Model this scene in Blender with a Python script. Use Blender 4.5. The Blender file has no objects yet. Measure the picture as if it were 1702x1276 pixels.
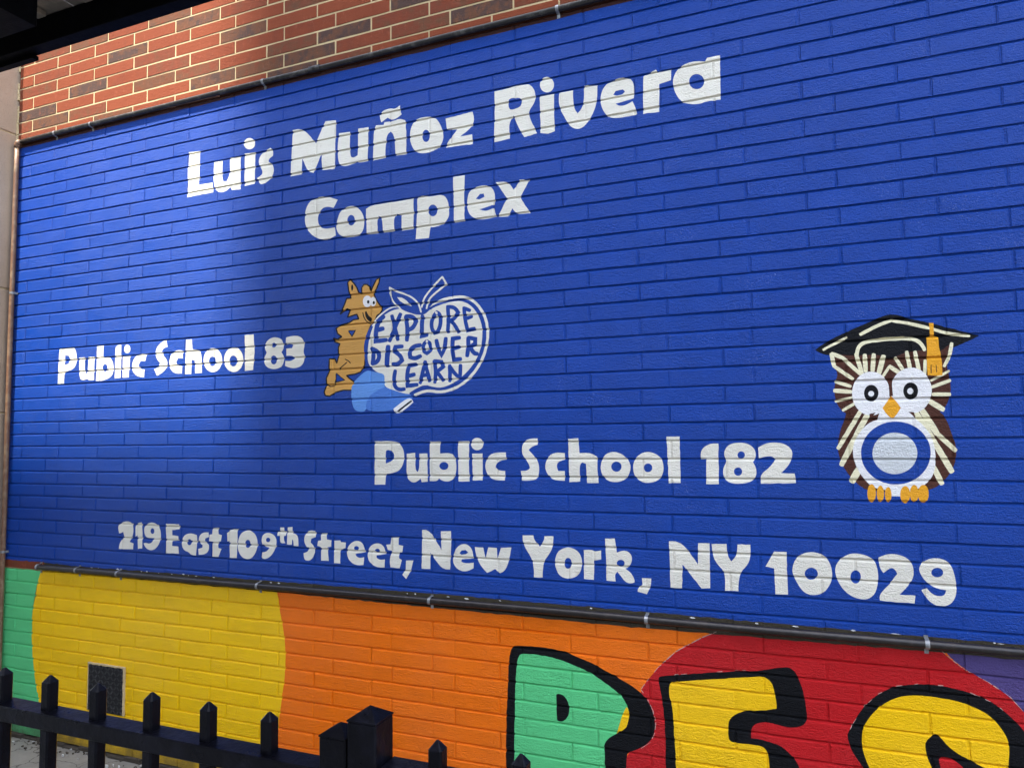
import bpy, math, random
from mathutils import Vector, Matrix
from mathutils.geometry import delaunay_2d_cdt
sc = bpy.context.scene
COL = sc.collection
random.seed(7)

# ------------------------------------------------------------------ camera
GZ = 3.294                       # height above ground of the first bed joint under the top conduit
cd = bpy.data.cameras.new('camera'); cam = bpy.data.objects.new('camera', cd); COL.objects.link(cam)
cd.sensor_width = 36.0; cd.lens = 24.92; cd.clip_start = 0.05; cd.clip_end = 500
right = Vector((0.92709998, 0.37456258, -0.01372971)); up = Vector((0.03855083, -0.05885474, 0.99752191)); back = Vector((0.37282632, -0.92533183, -0.06900392))
mw = Matrix((right, up, back)).transposed().to_4x4(); mw.translation = Vector((3.9075, -2.7107, GZ - 1.6703))
cam.matrix_world = mw
sc.camera = cam

# ------------------------------------------------------------------ sky, sun, exposure
SUN = Vector((-0.4, -1.0, 2.2)).normalized()
elev = math.asin(SUN.z); azim = math.atan2(SUN.x, SUN.y)
w = bpy.data.worlds.new('World'); sc.world = w; w.use_nodes = True
nt = w.node_tree; bg = nt.nodes['Background']
sky = nt.nodes.new('ShaderNodeTexSky'); sky.sky_type = 'NISHITA'; sky.sun_disc = False
sky.sun_elevation = elev; sky.sun_rotation = azim % (2 * math.pi)
hs_ = nt.nodes.new('ShaderNodeHueSaturation'); hs_.inputs['Saturation'].default_value = 0.68      # thin high haze pales the blue
nt.links.new(sky.outputs[0], hs_.inputs['Color']); nt.links.new(hs_.outputs[0], bg.inputs[0]); bg.inputs[1].default_value = 0.15
sd = bpy.data.lights.new('sun', 'SUN'); so = bpy.data.objects.new('sun', sd); COL.objects.link(so)
sd.energy = 2.6; sd.angle = math.radians(0.6); sd.color = (1.0, 0.95, 0.86)
so.rotation_euler = SUN.to_track_quat('Z', 'Y').to_euler()
sc.view_settings.view_transform = 'Standard'; sc.view_settings.look = 'None'
sc.view_settings.exposure = 2.55; sc.view_settings.gamma = 1.0; sc.view_settings.use_curve_mapping = False
sc.cycles.max_bounces = 6

# ------------------------------------------------------------------ helpers
def tag(o, label=None, cat=None, group=None, kind=None):
    if label: o['label'] = label
    if cat: o['category'] = cat
    if group: o['group'] = group
    if kind: o['kind'] = kind
    return o

def empty(name, loc, label=None, cat=None, group=None):
    o = bpy.data.objects.new(name, None); COL.objects.link(o); o.location = loc; o.empty_display_size = .1
    return tag(o, label, cat, group)

class MB:
    def __init__(s): s.v = []; s.f = []; s.m = []; s.r = []; s.mats = []
    def mi(s, m):
        if m not in s.mats: s.mats.append(m)
        return s.mats.index(m)
    def poly(s, pts, m, r=0.5):
        b = len(s.v); s.v += [tuple(p) for p in pts]; s.f.append(tuple(range(b, b + len(pts)))); s.m.append(s.mi(m)); s.r.append(r)
    def box(s, lo, hi, m, bev=0.0, r=0.5):
        (x0, y0, z0), (x1, y1, z1) = lo, hi
        if bev <= 0:
            c = [(x0,y0,z0),(x1,y0,z0),(x1,y1,z0),(x0,y1,z0),(x0,y0,z1),(x1,y0,z1),(x1,y1,z1),(x0,y1,z1)]
            for q in ((0,3,2,1),(4,5,6,7),(0,1,5,4),(1,2,6,5),(2,3,7,6),(3,0,4,7)): s.poly([c[i] for i in q], m, r)
            return
        import itertools
        b = bev; P = {}
        C = lambda i, j, k: ((x0, x1)[i], (y0, y1)[j], (z0, z1)[k])
        S = lambda v: -1 if v else 1
        for i, j, k in itertools.product((0, 1), repeat=3):
            x, y, z = C(i, j, k)
            P[i,j,k,0] = (x, y + S(j)*b, z + S(k)*b); P[i,j,k,1] = (x + S(i)*b, y, z + S(k)*b); P[i,j,k,2] = (x + S(i)*b, y + S(j)*b, z)
        quads = []
        for i in (0, 1):
            q = [P[i,0,0,0], P[i,1,0,0], P[i,1,1,0], P[i,0,1,0]]; quads.append((q, i == 0))
            q = [P[0,i,0,1], P[1,i,0,1], P[1,i,1,1], P[0,i,1,1]]; quads.append((q, i == 1))
            q = [P[0,0,i,2], P[1,0,i,2], P[1,1,i,2], P[0,1,i,2]]; quads.append((q, i == 0))
        ctr = Vector(((x0+x1)/2, (y0+y1)/2, (z0+z1)/2))
        def add(q):
            q = [Vector(p) for p in q]; n = (q[1]-q[0]).cross(q[2]-q[0]); c = sum(q, Vector())/len(q)
            if n.dot(c - ctr) < 0: q = q[::-1]
            s.poly(q, m, r)
        for q, _ in quads: add(q)
        for j in (0, 1):
            for k in (0, 1):
                add([P[0,j,k,1], P[1,j,k,1], P[1,j,k,2], P[0,j,k,2]])
                add([P[j,0,k,0], P[j,1,k,0], P[j,1,k,2], P[j,0,k,2]])
                add([P[j,k,0,0], P[j,k,1,0], P[j,k,1,1], P[j,k,0,1]])
        for i, j, k in itertools.product((0, 1), repeat=3): add([P[i,j,k,0], P[i,j,k,1], P[i,j,k,2]])
    def tube(s, pts, rad, m, n=14, caps=True):
        rings = []; pts = [Vector(p) for p in pts]
        for i, p in enumerate(pts):
            d = (pts[min(i+1, len(pts)-1)] - pts[max(i-1, 0)]).normalized()
            a = Vector((0, 1, 0)) if abs(d.y) < .9 else Vector((0, 0, 1))
            u = d.cross(a).normalized(); v = d.cross(u)
            b = len(s.v); s.v += [tuple(p + rad*(math.cos(2*math.pi*k/n)*u + math.sin(2*math.pi*k/n)*v)) for k in range(n)]; rings.append(b)
        mi = s.mi(m)
        for a, b in zip(rings, rings[1:]):
            for k in range(n):
                s.f.append((a+k, a+(k+1) % n, b+(k+1) % n, b+k)); s.m.append(mi); s.r.append(.5)
        if caps:
            s.f.append(tuple(rings[0]+k for k in range(n))[::-1]); s.m.append(mi); s.r.append(.5)
            s.f.append(tuple(rings[-1]+k for k in range(n))); s.m.append(mi); s.r.append(.5)
    def mesh(s, name, smooth=False):
        me = bpy.data.meshes.new(name); me.from_pydata(s.v, [], s.f)
        for m in s.mats: me.materials.append(m)
        me.polygons.foreach_set('material_index', s.m)
        at = me.attributes.new('rnd', 'FLOAT', 'FACE'); at.data.foreach_set('value', s.r)
        if smooth: me.polygons.foreach_set('use_smooth', [True]*len(s.f))
        me.update(); return me
    def build(s, name, parent=None, smooth=False, loc=None, **k):
        me = s.mesh(name, smooth)
        o = bpy.data.objects.new(name, me); COL.objects.link(o)
        if loc is not None: o.location = loc
        if parent: 
            o.parent = parent
            if loc is None: o.location = -parent.location      # vertices are in world metres
        return tag(o, **k)

# ------------------------------------------------------------------ materials
MATS = {}
def newmat(name):
    m = bpy.data.materials.new(name); m.use_nodes = True; MATS[name] = m
    nt = m.node_tree; return m, nt, nt.nodes['Principled BSDF']
def N(nt, t, **k):
    n = nt.nodes.new(t)
    for a, v in k.items(): setattr(n, a, v)
    return n
def noise(nt, co, scale, detail=3, rough=.55, vscale=None):
    src = co
    if vscale:
        mp = N(nt, 'ShaderNodeMapping'); mp.inputs['Scale'].default_value = vscale; nt.links.new(co, mp.inputs[0]); src = mp.outputs[0]
    n = N(nt, 'ShaderNodeTexNoise'); n.inputs['Scale'].default_value = scale; n.inputs['Detail'].default_value = detail; n.inputs['Roughness'].default_value = rough
    nt.links.new(src, n.inputs['Vector']); return n.outputs['Fac']
def math_(nt, op, a, b=None, c=None, clamp=False):
    n = N(nt, 'ShaderNodeMath', operation=op); n.use_clamp = clamp
    for i, v in enumerate((a, b, c)):
        if v is None: continue
        if isinstance(v, (int, float)): n.inputs[i].default_value = v
        else: nt.links.new(v, n.inputs[i])
    return n.outputs[0]
def ramp(nt, f, lo, hi):
    n = N(nt, 'ShaderNodeMapRange'); n.inputs[1].default_value = lo; n.inputs[2].default_value = hi; nt.links.new(f, n.inputs[0]); return n.outputs[0]
def mix(nt, f, a, b, mode='MIX'):
    n = N(nt, 'ShaderNodeMix', data_type='RGBA', blend_type=mode)
    for i, v in ((0, f), (6, a), (7, b)):
        if isinstance(v, (int, float)): n.inputs[i].default_value = v
        elif isinstance(v, tuple): n.inputs[i].default_value = (*v, 1) if len(v) == 3 else v
        else: nt.links.new(v, n.inputs[i])
    return n.outputs[2]
def rnd_attr(nt):
    a = N(nt, 'ShaderNodeAttribute', attribute_name='rnd'); return a.outputs['Fac']
def bump(nt, bs, h, dist):
    b = N(nt, 'ShaderNodeBump'); b.inputs['Distance'].default_value = dist; b.inputs['Strength'].default_value = 1.0
    nt.links.new(h, b.inputs['Height']); nt.links.new(b.outputs[0], bs.inputs['Normal'])

def paint(name, col, specks=0.0, spcol=(.55, .62, .75), rough=.42, wear=0.0, spec=.18):
    m, nt, bs = newmat(name)
    co = N(nt, 'ShaderNodeTexCoord').outputs['Object']; rn = rnd_attr(nt)
    big = noise(nt, co, 1.6, 4); mid = noise(nt, co, 14, 4); streak = noise(nt, co, 9, 3, .6, (1, 1, 9))
    # how thick and how fresh the coat is, brick by brick
    v = math_(nt, 'MULTIPLY_ADD', rn, .10, .94)
    v = math_(nt, 'MULTIPLY_ADD', mid, .12, math_(nt, 'SUBTRACT', v, .06)); v = math_(nt, 'MULTIPLY_ADD', streak, .16, math_(nt, 'SUBTRACT', v, .08))
    v = math_(nt, 'MULTIPLY_ADD', big, .04, math_(nt, 'SUBTRACT', v, .02))
    hs = N(nt, 'ShaderNodeHueSaturation'); hs.inputs['Color'].default_value = (*col, 1); nt.links.new(v, hs.inputs['Value'])
    nt.links.new(math_(nt, 'MULTIPLY_ADD', big, .04, .98), hs.inputs['Saturation'])
    c = hs.outputs[0]
    if specks > 0:      # pits in the sandy brick face that the roller never filled
        vo = noise(nt, co, 330, 1, .5); patch = noise(nt, co, 7, 3)
        rough_b = ramp(nt, math_(nt, 'ADD', patch, math_(nt, 'MULTIPLY', rn, .10)), .55, .76)
        sp = math_(nt, 'MULTIPLY', ramp(nt, vo, .68, .72), rough_b, clamp=True)
        c = mix(nt, math_(nt, 'MULTIPLY', sp, specks), c, spcol)
    if wear > 0:
        ch = ramp(nt, noise(nt, co, 90, 5, .7), .70, .73)
        c = mix(nt, math_(nt, 'MULTIPLY', ch, wear), c, (.30, .24, .16))
    if wear > 0 or name in ('green_paint', 'red_paint'):   # splashed dirt along the foot of the wall
        sx = N(nt, 'ShaderNodeSeparateXYZ'); nt.links.new(co, sx.inputs[0])
        hz = ramp(nt, math_(nt, 'ADD', sx.outputs[2], math_(nt, 'MULTIPLY', noise(nt, co, 12, 5, .7), -.30)), .03, -.14)
        c = mix(nt, math_(nt, 'MULTIPLY', hz, .75, clamp=True), c, (.060, .048, .030))
    nt.links.new(c, bs.inputs['Base Color'])
    # relief: dragged wire-cut texture plus sandy grain, stronger on some bricks
    g1 = noise(nt, co, 210, 3, .65); g2 = noise(nt, co, 60, 4, .6, (1, 1, 2.2)); g3 = noise(nt, co, 900, 2)
    amp = ramp(nt, rn, -.9, 1.3)
    pm = math_(nt, 'MULTIPLY_ADD', ramp(nt, noise(nt, co, 6, 2), .35, .65), .5, .5)
    amp = math_(nt, 'MULTIPLY_ADD', math_(nt, 'MULTIPLY', amp, pm), .9, .36)
    h = math_(nt, 'MULTIPLY_ADD', g1, .8, math_(nt, 'MULTIPLY', g2, .9)); h = math_(nt, 'MULTIPLY_ADD', g3, .12, h)
    h = math_(nt, 'MULTIPLY', h, amp)
    bump(nt, bs, h, .0075)
    nt.links.new(math_(nt, 'MULTIPLY_ADD', mid, .22, rough - .1), bs.inputs['Roughness'])
    bs.inputs['Specular IOR Level'].default_value = spec
    return m
PAINT = {
 'blue': paint('blue_paint', (.0006, .044, .290), specks=.42, rough=.40, spec=.24),
 'white': paint('white_paint', (.78, .74, .62), specks=.5, spcol=(.16, .22, .40)), 'bright': paint('bright_white_paint', (.82, .80, .77)), 'pale': paint('pale_grey_paint', (.62, .64, .63)),
 'black': paint('black_paint', (.004, .0045, .006), spec=.12), 'ink': paint('black_outline_paint', (.005, .005, .006), spec=.12),
 'yellow': paint('yellow_paint', (.97, .57, .003), wear=.5), 'orange': paint('orange_paint', (.92, .175, .004), wear=.3), 'green': paint('green_paint', (.11, .60, .22)),
 'red': paint('red_paint', (.52, .010, .013)), 'purple': paint('purple_paint', (.085, .06, .20)),
 'brown': paint('brown_paint', (.075, .026, .016), spec=.12), 'cream': paint('cream_paint', (.82, .76, .50)), 'amber': paint('amber_paint', (.80, .36, .015)), 'amber2': paint('tan_paint', (.62, .32, .07)),
 'skyblue': paint('sky_blue_paint', (.12, .30, .70)), 'midblue': paint('mid_blue_paint', (.07, .20, .60)), 'pinkline': paint('pale_pink_primer', (.55, .33, .28)), 'pipe_shade': paint('bare_strip_pipe_shade', (.045, .016, .012), rough=.8), 'grime': paint('grimy_brown_paint', (.050, .041, .026), rough=.7),
}
def bare_brick():
    m, nt, bs = newmat('bare_red_brick'); co = N(nt, 'ShaderNodeTexCoord').outputs['Object']; rn = rnd_attr(nt)
    cr = N(nt, 'ShaderNodeValToRGB'); e = cr.color_ramp; e.interpolation = 'LINEAR'
    for p, c in ((0, (.235, .056, .022)), (.45, (.215, .049, .020)), (.66, (.18, .046, .022)), (.80, (.145, .058, .028)), (.93, (.125, .057, .033)), (1, (.08, .046, .036))):
        el = e.elements.new(p) if p not in (0, 1) else e.elements[0 if p == 0 else -1]; el.color = (*c, 1)
    bl = noise(nt, co, 16, 5, .65)
    nt.links.new(math_(nt, 'ADD', rn, math_(nt, 'MULTIPLY_ADD', bl, .9, -.45), clamp=True), cr.inputs[0])
    c = cr.outputs[0]
    fl = ramp(nt, noise(nt, co, 55, 4, .7, (1, 1, .4)), .58, .70)
    c = mix(nt, math_(nt, 'MULTIPLY', fl, .45), c, (.36, .11, .06))
    c = mix(nt, math_(nt, 'MULTIPLY', ramp(nt, noise(nt, co, 300, 3), .62, .72), .35), c, (.09, .05, .04))
    nt.links.new(c, bs.inputs['Base Color']); bs.inputs['Roughness'].default_value = .85; bs.inputs['Specular IOR Level'].default_value = .15
    bump(nt, bs, math_(nt, 'MULTIPLY_ADD', noise(nt, co, 90, 5, .7), 1.0, math_(nt, 'MULTIPLY', noise(nt, co, 420, 2), .4)), .005)
    return m
def stone(name, col, col2, rough=.85, sc_=1.0, bd=.003, cracks=0.0):
    m, nt, bs = newmat(name); co = N(nt, 'ShaderNodeTexCoord').outputs['Object']
    f = noise(nt, co, 5*sc_, 6, .65); c = mix(nt, ramp(nt, f, .3, .7), col, col2)
    c = mix(nt, math_(nt, 'MULTIPLY', ramp(nt, noise(nt, co, 130*sc_, 3), .55, .75), .35), c, tuple(x*.45 for x in col))
    if cracks:
        wv = noise(nt, co, 3.5, 4); 
        vc = N(nt, 'ShaderNodeTexVoronoi', feature='DISTANCE_TO_EDGE'); vc.inputs['Scale'].default_value = 4.2
        ad = N(nt, 'ShaderNodeVectorMath', operation='ADD'); sc2 = N(nt, 'ShaderNodeVectorMath', operation='SCALE'); sc2.inputs['Scale'].default_value = .35
        nz = N(nt, 'ShaderNodeTexNoise'); nz.inputs['Scale'].default_value = 5; nz.inputs['Detail'].default_value = 5; nt.links.new(co, nz.inputs['Vector'])
        nt.links.new(nz.outputs['Color'], sc2.inputs[0]); nt.links.new(co, ad.inputs[0]); nt.links.new(sc2.outputs[0], ad.inputs[1]); nt.links.new(ad.outputs[0], vc.inputs['Vector'])
        k = math_(nt, 'SUBTRACT', 1.0, ramp(nt, vc.outputs['Distance'], .004, .018))
        c = mix(nt, math_(nt, 'MULTIPLY', k, cracks), c, (.03, .026, .02))
    nt.links.new(c, bs.inputs['Base Color']); bs.inputs['Roughness'].default_value = rough; bs.inputs['Specular IOR Level'].default_value = .2
    bump(nt, bs, math_(nt, 'ADD', noise(nt, co, 60*sc_, 5, .7), math_(nt, 'MULTIPLY', noise(nt, co, 350*sc_, 2), .4)), bd)
    return m
def metal(name, col, rough=.35, met=0.0, col2=None, bd=.0006, bs_=120, thr=(.5, .7), spec=.5):
    m, nt, bs = newmat(name); co = N(nt, 'ShaderNodeTexCoord').outputs['Object']
    c = mix(nt, ramp(nt, noise(nt, co, 26, 5, .65), *thr), col, col2 or tuple(x*1.6 for x in col))
    nt.links.new(c, bs.inputs['Base Color']); bs.inputs['Metallic'].default_value = met; bs.inputs['Specular IOR Level'].default_value = spec
    nt.links.new(math_(nt, 'MULTIPLY_ADD', noise(nt, co, 40, 4), .35, rough - .15), bs.inputs['Roughness'])
    bump(nt, bs, noise(nt, co, bs_, 5, .65), bd); return m
BARE = bare_brick()
MORTAR = stone('cream_mortar', (.52, .39, .20), (.60, .46, .26), sc_=2, bd=.002)
PIER = stone('beige_stone', (.40, .285, .19), (.47, .34, .235)); 
PAVE = stone('cracked_concrete', (.42, .40, .36), (.33, .315, .28), cracks=.8); FOOT = stone('footing_concrete', (.27, .245, .20), (.19, .175, .145), cracks=.9); ASPH = stone('worn_roadway', (.17, .165, .155), (.21, .205, .19))
IRON = metal('black_iron_paint', (.0025, .0025, .004), .30, col2=(.006, .006, .010), bd=.0012, bs_=70, spec=.09)
STEEL = metal('black_canopy_steel', (.0015, .0015, .002), .5, col2=(.003, .003, .004), bd=.0006, spec=.03)
DECK = metal('weathered_deck_steel', (.20, .17, .14), .6, .3, col2=(.30, .25, .20))
CONDUIT = metal('weathered_black_conduit', (.020, .018, .016), .38, .2, col2=(.085, .080, .070), bd=.001, thr=(.52, .66))
CONDUIT2 = metal('brown_painted_conduit', (.16, .075, .038), .5, col2=(.26, .17, .095), thr=(.45, .7))
CONDUIT3 = metal('dark_brown_conduit', (.011, .008, .007), .36, .1, col2=(.030, .021, .017), thr=(.5, .7))
GALV = metal('galvanised_strap', (.24, .245, .245), .42, .6, col2=(.50, .50, .50))
GRIL = metal('dark_grille_iron', (.025, .024, .025), .5, .2, col2=(.06, .058, .06)); GRILD = metal('black_grille_ground', (.004, .004, .004), .7)
DARK = stone('dark_soil', (.035, .028, .02), (.07, .055, .04)); LITTER = stone('white_flakes', (.65, .64, .60), (.55, .53, .48))
FACADE = stone('opposite_facade', (.17, .12, .09), (.20, .15, .11), sc_=.3); FACADE2 = stone('tower_facade', (.19, .18, .165), (.23, .22, .20), sc_=.3)
GLASS = metal('dark_window_glass', (.02, .025, .03), .2, .0)
PAINT['bare'] = None

# ------------------------------------------------------------------ painted artwork (colour, outline in half millimetres on the wall)
ART = [
('orange',[2796,-4461,9674,-4613,9582,-6143,2848,-7648]),
('yellow',[-31,-4669,-66,-4977,-135,-5244,-138,-5505,-99,-5783,-31,-6033,7,-6156,114,-6713,283,-7308,3144,-6794,3240,-6153,3294,-5805,3332,-5548,3343,-5294,3297,-5061,3236,-4791,3210,-4608]),
('green',[-1807,-4668,-13,-4711,-10,-4777,-82,-4978,-135,-5244,-132,-5505,-92,-5782,-31,-6033,6,-6135,114,-6713,292,-7512,-1592,-7869]),
('red',[6643,-5266,6684,-5209,6773,-5096,6907,-4967,7102,-4847,7216,-4792,7287,-4708,8038,-4685,8606,-4751,8622,-4804,8737,-4893,8870,-4961,8980,-5036,9060,-5134,9302,-5472,9301,-6033,5822,-6760,6429,-5992,6530,-5745,6627,-5615,6612,-5428]),
('purple',[8625,-4787,8737,-4893,8870,-4961,8980,-5036,9060,-5134,9302,-5472,9603,-5800,9846,-4563,9073,-4595,8609,-4674]),
('pinkline',[6643,-5267,6645,-5267,6672,-5230,6671,-5229,6669,-5227,6668,-5228,6641,-5264,6641,-5266]),
('pinkline',[6684,-5211,6686,-5211,6705,-5187,6705,-5185,6703,-5184,6701,-5184,6682,-5208,6682,-5210]),
('pinkline',[6744,-5135,6745,-5135,6773,-5100,6773,-5098,6771,-5097,6770,-5097,6742,-5133,6742,-5134]),
('pinkline',[6773,-5098,6774,-5098,6799,-5074,6799,-5073,6798,-5071,6796,-5071,6772,-5095,6772,-5096]),
('pinkline',[6807,-5066,6809,-5066,6832,-5044,6833,-5041,6830,-5039,6828,-5039,6804,-5061,6804,-5064]),
('pinkline',[6840,-5034,6842,-5034,6875,-5003,6875,-5000,6873,-4998,6870,-4998,6838,-5029,6838,-5032]),
('pinkline',[6873,-5001,6876,-5001,6900,-4977,6900,-4975,6898,-4973,6896,-4973,6872,-4997,6871,-4999]),
('pinkline',[6906,-4970,6908,-4970,6947,-4946,6948,-4944,6946,-4941,6944,-4940,6905,-4964,6905,-4967]),
('pinkline',[6946,-4945,6948,-4945,6982,-4924,6982,-4922,6981,-4920,6979,-4919,6945,-4940,6944,-4942]),
('pinkline',[6985,-4920,6987,-4921,7013,-4904,7014,-4903,7012,-4900,7011,-4900,6984,-4916,6984,-4918]),
('pinkline',[7023,-4897,7026,-4897,7065,-4873,7066,-4871,7065,-4868,7062,-4867,7023,-4892,7022,-4894]),
('pinkline',[7062,-4873,7065,-4874,7093,-4856,7094,-4854,7092,-4851,7090,-4850,7061,-4868,7061,-4870]),
('pinkline',[7101,-4849,7103,-4850,7141,-4832,7142,-4829,7141,-4826,7139,-4826,7100,-4844,7099,-4846]),
('pinkline',[7139,-4830,7141,-4831,7171,-4817,7171,-4815,7171,-4812,7169,-4812,7139,-4826,7138,-4828]),
('pinkline',[7177,-4812,7179,-4812,7204,-4800,7205,-4799,7204,-4797,7202,-4796,7177,-4808,7176,-4810]),
('pinkline',[8624,-4798,8624,-4799,8641,-4814,8642,-4814,8643,-4813,8643,-4811,8626,-4797,8625,-4797]),
('pinkline',[8652,-4822,8652,-4824,8672,-4841,8674,-4841,8675,-4839,8675,-4837,8655,-4820,8653,-4820]),
('pinkline',[8679,-4846,8679,-4848,8700,-4866,8702,-4866,8704,-4863,8704,-4861,8683,-4843,8681,-4843]),
('pinkline',[8708,-4870,8708,-4871,8730,-4889,8731,-4889,8732,-4887,8732,-4886,8710,-4868,8709,-4868]),
('pinkline',[8736,-4893,8736,-4895,8756,-4905,8757,-4904,8758,-4902,8757,-4901,8738,-4891,8737,-4891]),
('pinkline',[8762,-4907,8763,-4909,8783,-4919,8784,-4918,8785,-4916,8785,-4914,8765,-4904,8763,-4905]),
('pinkline',[8816,-4934,8816,-4936,8833,-4944,8834,-4944,8835,-4942,8834,-4941,8818,-4932,8817,-4933]),
('pinkline',[8842,-4948,8842,-4949,8865,-4961,8867,-4961,8867,-4959,8867,-4958,8844,-4946,8843,-4946]),
('pinkline',[8868,-4962,8868,-4963,8887,-4976,8889,-4975,8890,-4973,8890,-4972,8871,-4959,8869,-4960]),
('pinkline',[8895,-4980,8896,-4983,8921,-5000,8923,-4999,8924,-4996,8924,-4994,8899,-4977,8897,-4978]),
('pinkline',[8951,-5017,8952,-5018,8980,-5037,8981,-5037,8981,-5036,8981,-5035,8953,-5016,8952,-5016]),
('pinkline',[8978,-5036,8978,-5038,9003,-5068,9004,-5068,9006,-5066,9006,-5064,8982,-5033,8980,-5034]),
('pinkline',[9002,-5065,9002,-5067,9027,-5097,9028,-5097,9030,-5095,9030,-5093,9005,-5063,9004,-5063]),
('pinkline',[9027,-5095,9027,-5096,9044,-5117,9045,-5117,9046,-5116,9046,-5115,9029,-5093,9028,-5093]),
('black',[5523,-6550,5538,-5728,5554,-5450,5569,-5198,5580,-5120,5601,-5058,5640,-5046,5701,-5043,5911,-5036,6057,-5059,6256,-5112,6449,-5197,6609,-5270,6687,-5338,6722,-5410,6742,-5497,6734,-5574,6699,-5643,6625,-5699,6544,-5740,6513,-5767,6494,-6364]),
('green',[5598,-6536,5610,-5718,5619,-5525,5625,-5358,5638,-5191,5657,-5126,5682,-5103,5821,-5100,5983,-5111,6170,-5164,6282,-5209,6392,-5269,6486,-5330,6528,-5390,6541,-5427,6548,-5471,6521,-5565,6445,-5621,6376,-5664,6340,-5728,6355,-5784,6338,-6394]),
('yellow',[6528,-5412,6541,-5427,6548,-5471,6529,-5551,6510,-5577,6445,-5621,6464,-5567,6496,-5465]),
('black',[5969,-5389,5993,-5378,6036,-5391,6067,-5434,6077,-5487,6065,-5542,6032,-5582,5996,-5595,5971,-5585,5969,-5480]),
('black',[6771,-5180,6782,-5162,6798,-5155,6941,-5129,7156,-5090,7476,-5045,7596,-5012,7678,-4995,7704,-5006,7734,-5031,7765,-5124,7784,-5217,7793,-5323,7784,-5353,7754,-5388,7673,-5409,7588,-5396,7535,-5388,7464,-5403,7431,-5430,7420,-5458,7418,-5513,7472,-5511,7530,-5521,7594,-5530,7645,-5559,7700,-5610,7732,-5670,7782,-5877,7790,-6152,6796,-6346,6811,-5815,6813,-5627,6811,-5500,6804,-5387,6788,-5274]),
('yellow',[6852,-5222,6861,-5199,6881,-5188,7029,-5161,7279,-5116,7472,-5085,7505,-5079,7552,-5094,7577,-5134,7587,-5193,7596,-5253,7595,-5289,7526,-5309,7383,-5332,7315,-5362,7274,-5405,7264,-5443,7261,-5530,7276,-5558,7314,-5562,7458,-5554,7511,-5566,7529,-5612,7533,-5701,7528,-6054,6871,-6331,6886,-5804,6884,-5667,6877,-5542,6873,-5365,6848,-5292]),
('black',[8037,-5407,8049,-5377,8079,-5320,8108,-5264,8148,-5207,8191,-5155,8237,-5115,8292,-5076,8345,-5050,8419,-5030,8491,-5018,8562,-5013,8622,-5014,8701,-5027,8769,-5041,8836,-5059,8901,-5094,8973,-5156,9046,-5232,9112,-5341,9113,-5658,8249,-5809,8180,-5696,8131,-5613,8090,-5550,8058,-5497,8046,-5453]),
('yellow',[8137,-5347,8160,-5298,8200,-5240,8256,-5181,8310,-5143,8363,-5114,8426,-5097,8498,-5091,8569,-5091,8648,-5096,8717,-5106,8784,-5128,8841,-5151,8887,-5189,8922,-5233,8948,-5278,8960,-5320,8963,-5363,8952,-5477,8927,-5691,8291,-5802,8212,-5691,8168,-5607,8142,-5542,8126,-5475,8127,-5406]),
('black',[8496,-5404,8510,-5368,8542,-5336,8572,-5329,8591,-5346,8615,-5376,8643,-5405,8691,-5436,8748,-5463,8795,-5486,8870,-5506,8927,-5691,8587,-5750,8558,-5623,8527,-5533,8505,-5475]),
('red',[8572,-5482,8590,-5468,8640,-5468,8688,-5492,8720,-5530,8735,-5724,8627,-5743,8586,-5563]),
('pinkline',[6641,-5272,6641,-5274,6656,-5296,6658,-5296,6660,-5295,6660,-5293,6645,-5271,6643,-5270]),
('pinkline',[6689,-5340,6688,-5341,6699,-5362,6700,-5362,6702,-5361,6702,-5360,6691,-5339,6690,-5339]),
('pinkline',[6706,-5374,6705,-5376,6722,-5409,6724,-5410,6726,-5408,6726,-5407,6710,-5374,6708,-5373]),
('pinkline',[6723,-5409,6722,-5411,6728,-5439,6730,-5440,6733,-5439,6735,-5436,6728,-5408,6726,-5408]),
('pinkline',[6734,-5453,6733,-5454,6740,-5484,6741,-5484,6743,-5484,6744,-5483,6737,-5453,6736,-5452]),
('pinkline',[6744,-5495,6742,-5497,6736,-5549,6737,-5550,6740,-5550,6742,-5549,6748,-5496,6746,-5495]),
('pinkline',[6736,-5573,6734,-5573,6713,-5617,6713,-5619,6715,-5620,6717,-5619,6738,-5575,6738,-5573]),
('pinkline',[6702,-5644,6701,-5644,6662,-5674,6661,-5675,6662,-5676,6664,-5676,6702,-5647,6703,-5645]),
('pinkline',[6665,-5672,6663,-5672,6628,-5699,6628,-5700,6629,-5702,6630,-5702,6666,-5675,6666,-5674]),
('pinkline',[8058,-5365,8060,-5364,8074,-5334,8074,-5332,8072,-5332,8071,-5332,8056,-5363,8057,-5364]),
('pinkline',[8079,-5321,8080,-5321,8098,-5290,8098,-5289,8097,-5288,8096,-5289,8077,-5319,8077,-5321]),
('pinkline',[8148,-5206,8149,-5206,8168,-5187,8168,-5185,8167,-5184,8166,-5184,8147,-5203,8147,-5204]),
('pinkline',[8178,-5175,8179,-5175,8200,-5153,8200,-5152,8199,-5151,8198,-5151,8177,-5172,8177,-5174]),
('pinkline',[8237,-5114,8238,-5115,8261,-5101,8262,-5099,8261,-5097,8259,-5096,8236,-5110,8236,-5112]),
('pinkline',[8344,-5049,8346,-5050,8382,-5042,8384,-5041,8383,-5038,8382,-5037,8345,-5045,8344,-5047]),
('pinkline',[8454,-5025,8455,-5025,8478,-5020,8479,-5019,8479,-5018,8478,-5017,8455,-5022,8454,-5023]),
('pinkline',[8589,-5014,8590,-5016,8619,-5015,8620,-5013,8620,-5011,8619,-5009,8590,-5010,8589,-5012]),
('pinkline',[8767,-5040,8768,-5042,8795,-5053,8797,-5052,8798,-5049,8797,-5047,8770,-5036,8768,-5037]),
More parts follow.
